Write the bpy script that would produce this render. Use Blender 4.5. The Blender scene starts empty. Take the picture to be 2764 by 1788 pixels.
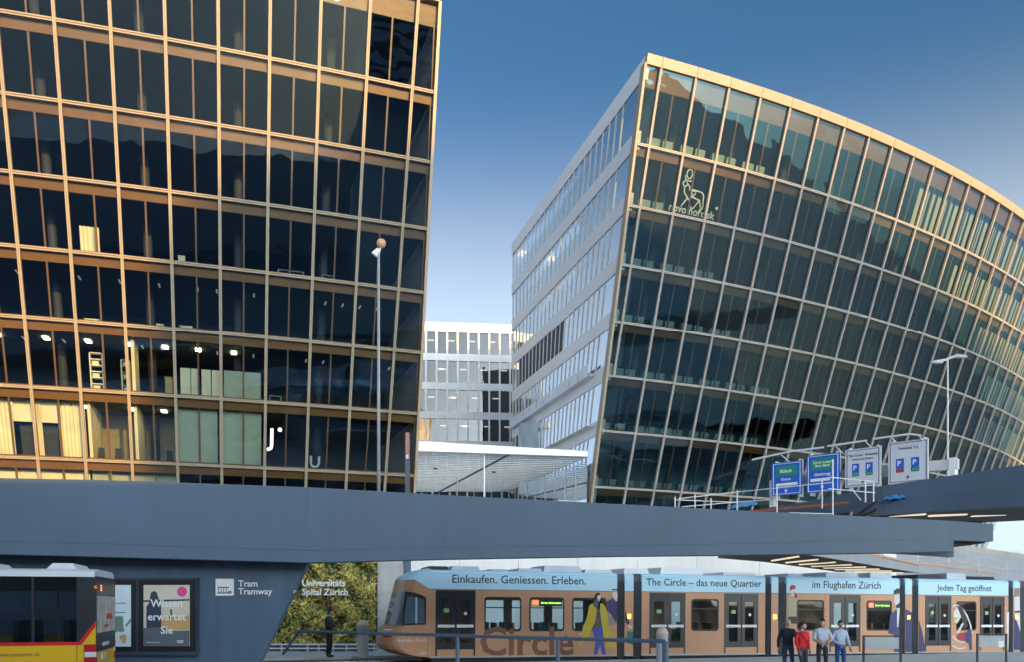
import bpy, bmesh, math, random
from mathutils import Vector, Matrix
random.seed(7)
sc = bpy.context.scene
col = sc.collection
R = math.radians
EYE = 2.15
FPX, CXP, YH = 2290.0, 1382.0, 1630.0

# ------------------------------------------------------------------ camera, sky, sun, exposure
cam_d = bpy.data.cameras.new('camera')
cam_d.sensor_width = 36.0
cam_d.lens = 36.0 * FPX / 2764.0
cam_d.shift_y = (YH - 894.0) / 2764.0
cam_d.clip_start = 0.1
cam_d.clip_end = 3000.0
cam = bpy.data.objects.new('camera', cam_d)
cam.location = (0, 0, EYE)
cam.rotation_euler = (R(90), 0, 0)
col.objects.link(cam)
sc.camera = cam

SUN_AZ, SUN_EL = 30.0, 9.0          # behind the viewer, to the right
world = bpy.data.worlds.new('World')
sc.world = world
world.use_nodes = True
nt = world.node_tree
bg = nt.nodes['Background']
sky = nt.nodes.new('ShaderNodeTexSky')
sky.sky_type = 'NISHITA'
sky.sun_disc = False
sky.sun_elevation = R(SUN_EL)
sky.sun_rotation = R(180 - SUN_AZ)
sky.altitude = 400
sky.air_density = 0.3
sky.dust_density = 4.0
sky.ozone_density = 1.0
tint = nt.nodes.new('ShaderNodeVectorMath'); tint.operation = 'SUBTRACT'; tint.inputs[1].default_value = (0.10, -0.03, 0.04)
nt.links.new(sky.outputs[0], tint.inputs[0])
tmul = nt.nodes.new('ShaderNodeVectorMath'); tmul.operation = 'MULTIPLY'; tmul.inputs[1].default_value = (0.83, 1.0, 1.13)
nt.links.new(tint.outputs[0], tmul.inputs[0])
tmax = nt.nodes.new('ShaderNodeVectorMath'); tmax.operation = 'MAXIMUM'; tmax.inputs[1].default_value = (0.02, 0.02, 0.02)
nt.links.new(tmul.outputs[0], tmax.inputs[0])
# pale haze low over the horizon, the same all round
tcw = nt.nodes.new('ShaderNodeTexCoord'); sxyz = nt.nodes.new('ShaderNodeSeparateXYZ'); nt.links.new(tcw.outputs['Generated'], sxyz.inputs[0])
hz = nt.nodes.new('ShaderNodeMapRange'); hz.interpolation_type = 'SMOOTHERSTEP'
hz.inputs['From Min'].default_value = math.sin(R(34)); hz.inputs['From Max'].default_value = math.sin(R(13))
nt.links.new(sxyz.outputs['Z'], hz.inputs['Value'])
hc = nt.nodes.new('ShaderNodeVectorMath'); hc.operation = 'SCALE'; hc.inputs[0].default_value = (1.75, 1.62, 1.12)
nt.links.new(hz.outputs[0], hc.inputs['Scale'])
lg = nt.nodes.new('ShaderNodeMix'); lg.data_type = 'RGBA'; lg.blend_type = 'ADD'; lg.inputs[0].default_value = 1.0
nt.links.new(tmax.outputs[0], lg.inputs[6]); nt.links.new(hc.outputs[0], lg.inputs[7]); nt.links.new(lg.outputs[2], bg.inputs[0])
bg.inputs[1].default_value = 0.15

sun_d = bpy.data.lights.new('sun', 'SUN')
sun_d.energy = 3.6
sun_d.angle = R(0.5)
sun_d.color = (1.0, 0.50, 0.09)
sun = bpy.data.objects.new('sun', sun_d)
S_DIR = Vector((math.sin(R(SUN_AZ)) * math.cos(R(SUN_EL)), -math.cos(R(SUN_AZ)) * math.cos(R(SUN_EL)), math.sin(R(SUN_EL))))
sun.rotation_euler = (-S_DIR).to_track_quat('-Z', 'Y').to_euler()
sun.location = (40, -60, 60)
col.objects.link(sun)

sc.view_settings.view_transform = 'Standard'
sc.view_settings.look = 'None'
sc.view_settings.exposure = 1.1
sc.view_settings.gamma = 1.0
sc.view_settings.use_curve_mapping = False
sc.cycles.max_bounces = 8
sc.cycles.transparent_max_bounces = 16
sc.cycles.caustics_reflective = False
sc.cycles.caustics_refractive = False

# ------------------------------------------------------------------ helpers
def at(px, py, Y):
    """a point of the place, from where it shows in the photo and how far away it stands"""
    return Vector(((px - CXP) / FPX * Y, Y, EYE + (YH - py) / FPX * Y))

MATS = {}
def mat(name, c, rough=0.55, metal=0.0, var=0.10, scale=1.5, bump=0.0, bscale=20.0, spec=0.5, streak=0.0):
    if name in MATS: return MATS[name]
    m = bpy.data.materials.new(name); m.use_nodes = True
    n, l = m.node_tree.nodes, m.node_tree.links
    b = n['Principled BSDF']
    b.inputs['Roughness'].default_value = rough
    b.inputs['Metallic'].default_value = metal
    b.inputs['Specular IOR Level'].default_value = spec
    tc = n.new('ShaderNodeTexCoord')
    nz = n.new('ShaderNodeTexNoise'); nz.inputs['Scale'].default_value = scale; nz.inputs['Detail'].default_value = 6
    l.new(tc.outputs['Object'], nz.inputs['Vector'])
    mr = n.new('ShaderNodeMapRange')
    mr.inputs['From Min'].default_value = 0.3; mr.inputs['From Max'].default_value = 0.7
    mr.inputs['To Min'].default_value = 1 - var; mr.inputs['To Max'].default_value = 1 + var
    l.new(nz.outputs['Fac'], mr.inputs['Value'])
    val = mr.outputs[0]
    if streak > 0:
        mp = n.new('ShaderNodeMapping'); mp.inputs['Scale'].default_value = (2.5, 2.5, 0.12)
        l.new(tc.outputs['Object'], mp.inputs['Vector'])
        n2 = n.new('ShaderNodeTexNoise'); n2.inputs['Scale'].default_value = 1.2; n2.inputs['Detail'].default_value = 5
        l.new(mp.outputs[0], n2.inputs['Vector'])
        m2 = n.new('ShaderNodeMapRange'); m2.inputs['From Min'].default_value = 0.35; m2.inputs['From Max'].default_value = 0.7
        m2.inputs['To Min'].default_value = 1 + streak * .4; m2.inputs['To Max'].default_value = 1 - streak
        l.new(n2.outputs['Fac'], m2.inputs['Value'])
        mu = n.new('ShaderNodeMath'); mu.operation = 'MULTIPLY'
        l.new(val, mu.inputs[0]); l.new(m2.outputs[0], mu.inputs[1]); val = mu.outputs[0]
    vm = n.new('ShaderNodeVectorMath'); vm.operation = 'SCALE'
    vm.inputs[0].default_value = c[:3]
    l.new(val, vm.inputs['Scale'])
    l.new(vm.outputs[0], b.inputs['Base Color'])
    if bump > 0:
        nb = n.new('ShaderNodeTexNoise'); nb.inputs['Scale'].default_value = bscale; nb.inputs['Detail'].default_value = 4
        l.new(tc.outputs['Object'], nb.inputs['Vector'])
        bp = n.new('ShaderNodeBump'); bp.inputs['Strength'].default_value = bump; bp.inputs['Distance'].default_value = 0.02
        l.new(nb.outputs['Fac'], bp.inputs['Height']); l.new(bp.outputs[0], b.inputs['Normal'])
    MATS[name] = m
    return m

def glow(name, c, s):
    if name in MATS: return MATS[name]
    m = bpy.data.materials.new(name); m.use_nodes = True
    n, l = m.node_tree.nodes, m.node_tree.links
    b = n['Principled BSDF']
    b.inputs['Base Color'].default_value = (*c, 1)
    b.inputs['Emission Color'].default_value = (*c, 1)
    b.inputs['Emission Strength'].default_value = s
    MATS[name] = m
    return m

def glass(name, tint, ior=1.6, rough=0.01, wave=0.02, wscale=0.5, refl=(0.9, 0.95, 1.0), floor=0.0):
    m = bpy.data.materials.new(name); m.use_nodes = True
    n, l = m.node_tree.nodes, m.node_tree.links
    n.remove(n['Principled BSDF'])
    out = n['Material Output']
    tr = n.new('ShaderNodeBsdfTransparent'); tr.inputs[0].default_value = (*tint, 1)
    gl = n.new('ShaderNodeBsdfGlossy'); gl.inputs['Color'].default_value = (*refl, 1); gl.inputs['Roughness'].default_value = rough
    fr = n.new('ShaderNodeFresnel'); fr.inputs['IOR'].default_value = ior
    tc = n.new('ShaderNodeTexCoord')
    nz = n.new('ShaderNodeTexNoise'); nz.inputs['Scale'].default_value = wscale; nz.inputs['Detail'].default_value = 1.5
    l.new(tc.outputs['Object'], nz.inputs['Vector'])
    bp = n.new('ShaderNodeBump'); bp.inputs['Strength'].default_value = 1.0; bp.inputs['Distance'].default_value = wave
    l.new(nz.outputs['Fac'], bp.inputs['Height']); l.new(bp.outputs[0], gl.inputs['Normal'])
    mx = n.new('ShaderNodeMixShader')
    fac = fr.outputs[0]
    if floor > 0:
        ad = n.new('ShaderNodeMath'); ad.operation = 'MAXIMUM'; ad.inputs[1].default_value = floor
        l.new(fac, ad.inputs[0]); fac = ad.outputs[0]
    l.new(fac, mx.inputs[0]); l.new(tr.outputs[0], mx.inputs[1]); l.new(gl.outputs[0], mx.inputs[2])
    l.new(mx.outputs[0], out.inputs['Surface'])
    MATS[name] = m
    return m

WM = {}
def wm(o): return WM[o.name] if o else Matrix.Identity(4)

def link(o, parent, M=None):
    col.objects.link(o)
    if parent: o.parent = parent
    if M is not None: o.matrix_local = M
    WM[o.name] = wm(parent) @ (M if M is not None else Matrix.Identity(4))
    return o

def tag(o, label=None, cat=None, group=None, kind=None):
    if label: o['label'] = label
    if cat: o['category'] = cat
    if group: o['group'] = group
    if kind: o['kind'] = kind
    return o

def thing(name, label, cat, loc=(0, 0, 0), rotz=0.0, group=None, M=None):
    o = bpy.data.objects.new(name, None)
    o.empty_display_size = 0.3
    if M is None: M = Matrix.Translation(Vector(loc)) @ Matrix.Rotation(rotz, 4, 'Z')
    link(o, None, M)
    return tag(o, label, cat, group)

def mesh_obj(name, verts, faces, m, parent=None, world=True, smooth=False, mats=None, midx=None):
    """one mesh object; verts in world space unless world=False (then in the parent's space)"""
    me = bpy.data.meshes.new(name)
    if parent is not None and world:
        inv = wm(parent).inverted()
        verts = [inv @ Vector(v) for v in verts]
    origin = None
    if parent is None and world and verts:
        xs = [v[0] for v in verts]; ys = [v[1] for v in verts]; zs = [v[2] for v in verts]
        origin = Vector(((min(xs) + max(xs)) / 2, (min(ys) + max(ys)) / 2, min(zs)))
        verts = [Vector(v) - origin for v in verts]
    me.from_pydata([tuple(v) for v in verts], [], faces)
    for mm in (mats or [m]): me.materials.append(mm)
    if midx: me.polygons.foreach_set('material_index', midx)
    if smooth: me.polygons.foreach_set('use_smooth', [True] * len(me.polygons))
    me.update()
    o = bpy.data.objects.new(name, me)
    return link(o, parent, Matrix.Translation(origin) if origin is not None else None)

BOXF = [(0, 3, 2, 1), (4, 5, 6, 7), (0, 1, 5, 4), (1, 2, 6, 5), (2, 3, 7, 6), (3, 0, 4, 7)]
class MB:
    def __init__(s): s.v = []; s.f = []; s.mi = []
    def quad(s, a, b, c, d, mi=0): s.face([a, b, c, d], mi); return s
    def face(s, pts, mi=0):
        n = len(s.v); s.v += [Vector(p) for p in pts]; s.f.append(tuple(range(n, n + len(pts)))); s.mi.append(mi); return s
    def hexa(s, p, mi=0):
        n = len(s.v); s.v += [Vector(q) for q in p]; s.f += [tuple(n + i for i in f) for f in BOXF]; s.mi += [mi] * 6; return s
    def box(s, x0, x1, y0, y1, z0, z1, mi=0):
        return s.hexa([(x0, y0, z0), (x1, y0, z0), (x1, y1, z0), (x0, y1, z0), (x0, y0, z1), (x1, y0, z1), (x1, y1, z1), (x0, y1, z1)], mi)
    def tube(s, p0, p1, r, n=8, r1=None, mi=0, cap=True):
        p0, p1 = Vector(p0), Vector(p1); r1 = r if r1 is None else r1
        d = (p1 - p0).normalized()
        a = d.orthogonal().normalized(); b = d.cross(a)
        k = len(s.v)
        for p, rr in ((p0, r), (p1, r1)):
            for i in range(n):
                t = 2 * math.pi * i / n
                s.v.append(p + (a * math.cos(t) + b * math.sin(t)) * rr)
        for i in range(n):
            j = (i + 1) % n
            s.f.append((k + i, k + j, k + n + j, k + n + i)); s.mi.append(mi)
        if cap:
            s.f.append(tuple(k + n - 1 - i for i in range(n))); s.mi.append(mi)
            s.f.append(tuple(k + n + i for i in range(n))); s.mi.append(mi)
        return s
    def path(s, pts, r, n=6, mi=0):
        for a, b in zip(pts, pts[1:]): s.tube(a, b, r, n, mi=mi)
        return s
    def prism(s, poly, d, mi=0):
        """polygon (3d points) pushed along vector d"""
        n = len(poly); k = len(s.v); d = Vector(d)
        s.v += [Vector(p) for p in poly] + [Vector(p) + d for p in poly]
        s.f.append(tuple(range(k, k + n))); s.f.append(tuple(k + 2 * n - 1 - i for i in range(n))); s.mi += [mi, mi]
        for i in range(n):
            j = (i + 1) % n
            s.f.append((k + i, k + n + i, k + n + j, k + j)); s.mi.append(mi)
        return s
    def loft(s, rings, closed=True, caps=True, mi=0):
        k = len(s.v); n = len(rings[0])
        for r in rings: s.v += [Vector(p) for p in r]
        for a in range(len(rings) - 1):
            for i in range(n if closed else n - 1):
                j = (i + 1) % n
                s.f.append((k + a * n + i, k + a * n + j, k + (a + 1) * n + j, k + (a + 1) * n + i)); s.mi.append(mi)
        if caps and closed:
            s.f.append(tuple(k + n - 1 - i for i in range(n))); s.mi.append(mi)
            e = k + (len(rings) - 1) * n
            s.f.append(tuple(e + i for i in range(n))); s.mi.append(mi)
        return s
    def ball(s, c, r, nu=12, nv=8, sc_=(1, 1, 1), mi=0):
        c = Vector(c); rings = []
        for a in range(nv + 1):
            t = math.pi * (0.02 + 0.96 * a / nv); rr = math.sin(t) * r; zz = -math.cos(t) * r
            rings.append([c + Vector((math.cos(2 * math.pi * i / nu) * rr * sc_[0], math.sin(2 * math.pi * i / nu) * rr * sc_[1], zz * sc_[2])) for i in range(nu)])
        return s.loft(rings, True, True, mi)
    def build(s, name, m, parent=None, world=True, smooth=False, mats=None):
        return mesh_obj(name, s.v, s.f, m, parent, world, smooth, mats, s.mi if mats else None)

def text(body, size, m, parent, M, name='lettering', depth=0.004, align='CENTER', line=1.0, width=None, world=True, bold=0.0):
    """raised lettering; M places its baseline frame (x along the line, y up, z out), width fits the longest line"""
    cu = bpy.data.curves.new(name, 'FONT')
    cu.body = body; cu.size = size; cu.align_x = align; cu.space_line = line; cu.extrude = depth; cu.offset = bold
    cu.resolution_u = 2
    tmp = bpy.data.objects.new('tmp', cu); col.objects.link(tmp)
    dg = bpy.context.evaluated_depsgraph_get()
    me = bpy.data.meshes.new_from_object(tmp.evaluated_get(dg))
    bpy.data.objects.remove(tmp); bpy.data.curves.remove(cu)
    if width and len(me.vertices):
        xs = [v.co.x for v in me.vertices]; w = max(xs) - min(xs)
        if w > 0: me.transform(Matrix.Scale(width / w, 4))
    me.materials.clear(); me.materials.append(m)
    if parent and world: M = wm(parent).inverted() @ M
    me.transform(M)
    o = bpy.data.objects.new(name, me)
    return link(o, parent, None)

def frame(o, x, y):
    """matrix from origin and two axes"""
    x = Vector(x).normalized(); y = Vector(y); z = x.cross(y).normalized(); y = z.cross(x)
    return Matrix(((x.x, y.x, z.x, o[0]), (x.y, y.y, z.y, o[1]), (x.z, y.z, z.z, o[2]), (0, 0, 0, 1)))

# ------------------------------------------------------------------ materials
ALU_L = mat('sunlit_tone_aluminium', (0.29, 0.245, 0.18), 0.42, 0.0, 0.08, 0.8)  # same frames as the right block; sunlit gold put into the colour
ALU = mat('anodised_aluminium', (0.41, 0.385, 0.36), 0.42, 0.0, 0.05, 0.8)  # paler silver copy, tone of the same frames in shade
ALU_CAP = mat('roof_edge_sheet', (0.36, 0.29, 0.21), 0.4, 0.0, 0.05, 0.8)
BROWN = mat('bronze_panel', (0.205, 0.092, 0.022), 0.4, 0.0, 0.12, 0.6)
BRONZE = mat('bronze_bar', (0.20, 0.10, 0.05), 0.4, 0.0, 0.08, 0.8)
WHITE = mat('white_sheet', (0.78, 0.79, 0.80), 0.4, 0.0, 0.03, 0.5)
WHITE_WALL = mat('white_render', (0.80, 0.80, 0.79), 0.6, 0.0, 0.04, 0.4, streak=0.05)
SLAB = mat('office_slab', (0.06, 0.075, 0.10), 0.8, 0.0, 0.08, 0.6)
COREW = mat('office_core', (0.035, 0.06, 0.10), 0.8, 0.0, 0.25, 0.25)
COLUMN = mat('office_column', (0.035, 0.04, 0.05), 0.7, 0.0, 0.08)
CREAM = mat('cream_panel', (0.78, 0.72, 0.50), 0.7, 0.0, 0.10, 0.9)
OAK = mat('oak_box', (0.50, 0.33, 0.13), 0.6, 0.0, 0.12)
DARKIN = mat('dark_interior', (0.03, 0.035, 0.045), 0.7)
PALE = mat('pale_cover', (0.27, 0.37, 0.33), 0.5, 0.0, 0.05)
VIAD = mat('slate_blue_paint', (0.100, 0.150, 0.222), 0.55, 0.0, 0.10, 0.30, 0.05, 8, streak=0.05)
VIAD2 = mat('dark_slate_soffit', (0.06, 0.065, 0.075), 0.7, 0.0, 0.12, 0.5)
WALLB = mat('slate_wall', (0.070, 0.118, 0.185), 0.6, 0.0, 0.07, 0.5, 0.06, 14, streak=0.12)
ASPH = mat('asphalt', (0.055, 0.056, 0.06), 0.85, 0.0, 0.25, 0.4, 0.2, 40)
CONC = mat('concrete', (0.40, 0.39, 0.37), 0.8, 0.0, 0.12, 0.7, 0.15, 12, streak=0.12)
PAVE = mat('pale_paving', (0.70, 0.69, 0.67), 0.8, 0.0, 0.10, 0.6, 0.1, 25)
STEEL = mat('galvanised_steel', (0.62, 0.64, 0.66), 0.45, 0.3, 0.06)
RAILB = mat('blue_grey_rail', (0.10, 0.15, 0.22), 0.45, 0.0, 0.06)
BLACK = mat('black_frame', (0.012, 0.013, 0.016), 0.4)
RUBBER = mat('rubber', (0.028, 0.031, 0.036), 0.75, 0.0, 0.2)
INK = mat('dark_ink', (0.035, 0.055, 0.085), 0.5, 0.0, 0.02)
PAPER = mat('white_print', (0.80, 0.81, 0.82), 0.5, 0.0, 0.02)
LEDW = glow('lamp_strip', (1.0, 0.84, 0.60), 0.4)
LEDO = glow('office_lamp', (1.0, 0.90, 0.7), 0.12)
GL_F = glass('facade_glass', (0.78, 0.87, 0.90), 1.45, 0.008, 0.022, 0.35, (0.34, 0.64, 1.0), 0.10)
GL_R = glass('teal_facade_glass', (0.72, 0.86, 0.90), 1.8, 0.008, 0.03, 0.30, (0.36, 0.72, 1.0), 0.16)
GL_W = glass('side_window_glass', (0.60, 0.74, 0.82), 1.9, 0.01, 0.004, 0.4, (0.93, 0.98, 1.0), 0.60)
GL_B = glass('rear_block_glass', (0.60, 0.72, 0.80), 1.5, 0.01, 0.006, 0.4, (0.9, 0.95, 1.0), 0.10)
GL_BUS = glass('bus_glass', (0.34, 0.40, 0.44), 1.5, 0.01, 0.004, 0.8)
GL_V = glass('vehicle_glass', (0.66, 0.76, 0.78), 1.5, 0.01, 0.004, 0.8)

# ------------------------------------------------------------------ ground, roads, platform
def structure(o): o['kind'] = 'structure'; return o
structure(MB().quad((-900, -700, 0), (900, -700, 0), (900, 1500, 0), (-900, 1500, 0)).build('ground', mat('granite_ground', (0.42, 0.41, 0.40), 0.8, 0, .1, .3, .1, 20)))
structure(MB().quad((-200, 11, 0.004), (200, 11, 0.004), (200, 20.4, 0.004), (-200, 20.4, 0.004)).build('bus_road', ASPH))
TR_O = Vector((-1.415, 30.0, 0.0)); TR_T = Vector((18.725, 5.3, 0)).normalized(); TR_N = Vector((-TR_T.y, TR_T.x, 0))
def trk(u, y, z): return TR_O + TR_T * u + TR_N * y + Vector((0, 0, z))
mb = MB()
poly = [trk(-30, -1.2, 0.004), trk(45, -1.2, 0.004), trk(45, -20, 0.004), trk(-2.5, -9.0, 0.004), trk(-30, -2.0, 0.004)]
mb.prism([p for p in poly], (0, 0, 0.13))
structure(mb.build('platform_pavement', PAVE))
structure(MB().prism([trk(-40, 3.6, 0.004), trk(60, 3.6, 0.004), trk(60, 9.5, 0.004), trk(-40, 9.5, 0.004)], (0, 0, 0.12)).build('back_platform_pavement', PAVE))
structure(MB().quad(trk(-60, -1.2, 0.006), trk(70, -1.2, 0.006), trk(70, 3.6, 0.006), trk(-60, 3.6, 0.006)).build('track_bed', mat('track_ballast', (0.10, 0.095, 0.09), 0.9, 0, .3, 3.0, .4, 60)))
for dy in (0.45, 1.95):
    tag(MB().prism([trk(-60, dy - .035, 0.008), trk(70, dy - .035, 0.008), trk(70, dy + .035, 0.008), trk(-60, dy + .035, 0.008)], (0, 0, 0.04)).build('tram_rail', STEEL),
        'steel tram rail running under the near side of the tram' if dy < 1 else 'steel tram rail running under the far side of the tram', 'rail', 'tram rails')
structure(MB().quad((-120, 41, 0.004), (40, 44, 0.004), (120, 70, 0.004), (-120, 49, 0.004)).build('reflected_road', ASPH))  # unseen road added for dark streaks in the glass reflections
for i in range(14):
    x0 = -70 + i * 8
    y0 = 45.3 + (x0 + 70) * .055
    structure(MB().quad((x0, y0, 0.008), (x0 + 4, y0 + .22, 0.008), (x0 + 4, y0 + .40, 0.008), (x0, y0 + .18, 0.008)).build('reflected_marking', PAPER))  # added with the road, only to pattern the reflections
# sunlit forecourt beyond the right building
structure(MB().quad((64, 40, 0.004), (260, 20, 0.004), (260, 240, 0.004), (70, 150, 0.004)).build('forecourt_pavement', mat('warm_paving', (0.55, 0.49, 0.38), 0.8, 0, .08, 0.2)))

# ------------------------------------------------------------------ the two leaning glass office blocks
CL = (-96.7035, 300.0685, 247.5714, .3483, .2601, .011772)
CR = (-47.2622, 207.3364, 142.7187, .3442, .3622, .019468)
ROWS = [39.35, 34.4656, 30.4656, 26.4656, 22.4656, 18.4656, 14.2734, 9.8262, 5.4, 1.2, -2.15]
ROWS = [z + EYE for z in ROWS]
def SP(C, k, z, d=0.0):
    rad = C[2] + (z - EYE) * C[3] - d; th = C[4] + C[5] * k
    return Vector((C[0] + rad * math.sin(th), C[1] - rad * math.cos(th), z))
def kL(z): return 8.52 + (36.62 - z) * .01096
def kR(z): return 0.62 + (36.62 - z) * .01096

def cbar(C, k0, k1, z0, z1, w, d0, d1, groove=True):
    """bar along the facade from (k0,z0) to (k1,z1), depth d0 (outside) to d1 (inside), across width w"""
    mb = MB(); rings = []
    for k, z in ((k0, z0), (k1, z1)):
        th = C[4] + C[5] * k; t = Vector((math.cos(th), math.sin(th), 0))
        o = SP(C, k, z, 0); r = Vector((math.sin(th), -math.cos(th), 0))
        pr = [(-w / 2, d0), (-.02, d0), (-.02, d0 + .07), (.02, d0 + .07), (.02, d0), (w / 2, d0), (w / 2, d1), (-w / 2, d1)] if groove else [(-w / 2, d0), (w / 2, d0), (w / 2, d1), (-w / 2, d1)]
        rings.append([o + t * a - r * b for a, b in pr])
    return mb.loft(rings)

def hbar(C, ka, kb, z, h, d0, d1):
    """level bar between two mullions"""
    mb = MB(); rings = []
    for k in (ka, kb):
        pr = [(h / 2, d0), (.02, d0), (.02, d0 + .06), (-.02, d0 + .06), (-.02, d0), (-h / 2, d0), (-h / 2, d1), (h / 2, d1)]
        rings.append([SP(C, k, z + a, 0) + (SP(C, k, z, b) - SP(C, k, z, 0)) for a, b in pr])
    return mb.loft(rings)

COREW2 = mat('teal_core', (0.07, 0.19, 0.25), 0.8, 0, .3, .25); SLAB2 = mat('teal_slab', (0.08, 0.12, 0.135), 0.8, 0, .1, .6)
def office(name, label, C, kE, lo, hi, edge_hi, slab_depth=11.0):
    """edge_hi: the cut end of the block is at the high-k side"""
    base = SP(C, (lo + hi) / 2, 0, 6)
    t = thing(name, label, 'building', base)
    nrow = len(ROWS)
    for j in range(nrow - 1):
        zt, zb = ROWS[j], ROWS[j + 1]
        if edge_hi:
            ks = [(k, k) for k in range(lo, 9)] + [(kE(zt), kE(zb))]
        else:
            first = 1 if zt > ROWS[5] + .1 else 2
            ks = [(kE(zt), kE(zb))] + [(k, k) for k in range(first, hi + 1)]
        for (a0, a1), (b0, b1) in zip(ks, ks[1:]):
            edge = not (a0 == a1 and b0 == b1)
            # outer pane
            if a0 >= 26 and zt < ROWS[6] + .1: continue
            jt = [.10 + random.uniform(-.012, .012) for _ in range(4)]
            MB().quad(SP(C, a1, zb, jt[0]), SP(C, b1, zb, jt[1]), SP(C, b0, zt, jt[2]), SP(C, a0, zt, jt[0] - jt[1] + jt[2])).build('glass_pane', GL_F if edge_hi else GL_R, t)
            if zt < 8: continue
            # transom under the pane
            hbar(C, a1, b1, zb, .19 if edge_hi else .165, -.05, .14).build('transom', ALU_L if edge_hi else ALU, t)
            # inner skin: bronze spandrel and post
            hs = 1.40 if j == 0 else .80
            d0, d1 = .30, .40
            z1, z0 = zt + .24, zt - hs + .20
            am, bm = a0 + (a1 - a0) * .1, b0 + (b1 - b0) * .1
            MB().hexa([SP(C, am, z0, d1), SP(C, am, z0, d0), SP(C, bm, z0, d0), SP(C, bm, z0, d1),
                       SP(C, am, z1, d1), SP(C, am, z1, d0), SP(C, bm, z1, d0), SP(C, bm, z1, d1)]).build('spandrel_panel', BROWN, t)
            if not edge or (b1 - a1) > .9:
                m0, m1 = (a0 + b0) / 2, (a1 + b1) / 2
                cbar(C, m1, m0, zb + .1, z0, .11, .30, .40, False).build('inner_post', BRONZE, t)
            elif edge_hi:
                cbar(C, (b1 - .06), (b0 - .06), zb + .1, z0, .10, .30, .40, False).build('inner_post', BRONZE, t)
    # mullions
    zt, zb = ROWS[0] + .05, 0.0
    for k in range(lo, hi + 1):
        if edge_hi and k > 8: break
        if not edge_hi and k < 1: continue
        z0 = zb if (edge_hi or k > 1) else ROWS[5]
        if k >= 26: z0 = ROWS[6]
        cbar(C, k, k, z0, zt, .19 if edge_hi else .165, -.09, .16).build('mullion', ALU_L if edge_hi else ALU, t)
    cbar(C, kE(zb), kE(zt), zb, zt, .20, -.12, .50, False).build('corner_mullion', ALU_CAP, t)
    # roof edge sheet, one length per cell
    zc0, zc1 = ROWS[0] - .02, ROWS[0] + .62
    ks = list(range(lo, 9)) + [kE(zt)] if edge_hi else [kE(zt)] + list(range(1, hi + 1))
    for a, b in zip(ks, ks[1:]):
        e = .006
        MB().hexa([SP(C, a + e, zc0, -.16), SP(C, b - e, zc0, -.16), SP(C, b - e, zc0, .5), SP(C, a + e, zc0, .5),
                   SP(C, a + e, zc1, -.16), SP(C, b - e, zc1, -.16), SP(C, b - e, zc1, .5), SP(C, a + e, zc1, .5)]).build('roof_edge_sheet', ALU_CAP, t)
    # floor slabs, core wall, roof, columns
    def krange(z):
        return ([float(k) for k in range(lo, 9)] + [kE(z) - .1]) if edge_hi else ([kE(z) + .1] + [float(k) for k in range(1, hi + 1)])
    def kd(k, z, d): return k if edge_hi else max(k, kE(z) + .15 + .06 * d)
    for j in range(nrow - 1):
        z1 = ROWS[j] - .14; z0 = ROWS[j] - (.95 if j == 0 else .48)
        kk = krange(ROWS[j]); rings = []
        if j > 6: kk = [k for k in kk if k < 26.5]
        for k in kk:
            q = kd(k, z1, slab_depth); rings.append([SP(C, k, z0, .75), SP(C, q, z0, slab_depth), SP(C, q, z1, slab_depth), SP(C, k, z1, .75)])
        MB().loft(rings).build('floor_slab', SLAB if edge_hi else SLAB2, t)
    mb = MB(); rings = []
    for k in krange(ROWS[4]):
        q, q2 = kd(k, 0, slab_depth), kd(k, 0, slab_depth + 8)
        zg = 0 if k < 26.5 else ROWS[6]
        a, b = SP(C, q, zg, slab_depth - .3), SP(C, q, ROWS[0], slab_depth - .3)
        rings.append([a, b, SP(C, q2, ROWS[0], slab_depth + 8), SP(C, q2, zg, slab_depth + 8)])
    mb.loft(rings).build('core_wall', COREW if edge_hi else COREW2, t)
    mb = MB(); rings = []
    for k in krange(ROWS[0]):
        q = kd(k, zc1, 26); rings.append([SP(C, k, zc1 - .3, .75), SP(C, q, zc1 - .3, 26), SP(C, q, zc1 - .1, 26), SP(C, k, zc1 - .1, .75)])
    mb.loft(rings).build('roof', CONC, t)
    for k in range(lo, hi + 1, 2):
        kk = k + .38
        if kk > 26: continue
        if edge_hi and kk > 8.3: continue
        if not edge_hi and kk < 1.5: continue
        MB().tube(SP(C, kk, 0, 4.2), SP(C, kk, ROWS[0] - .6, 4.2), .30, 10).build('column', COLUMN, t, smooth=True)
    return t

bL = office('office_building', 'leaning glass office block with bronze bands, nearer one on the left', CL, kL, -4, 9, True)
bR = office('office_building', 'curved glass office block bulging to the right with a white side wall', CR, kR, 0, 38, False)
for b in (bL, bR): b['group'] = 'leaning glass office blocks'

# end wall of the left block, along the passage
mb = MB()
for z0, z1 in zip(ROWS[::-1], ROWS[::-1][1:]):
    a0, a1 = SP(CL, kL(z0), z0, .6), SP(CL, kL(z1), z1, .6)
    b0, b1 = SP(CL, kL(z0), z0, 26), SP(CL, kL(z1), z1, 26)
    mb.quad(a0, b0, b1, a1)
mb.build('end_wall', WHITE, bL)

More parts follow.
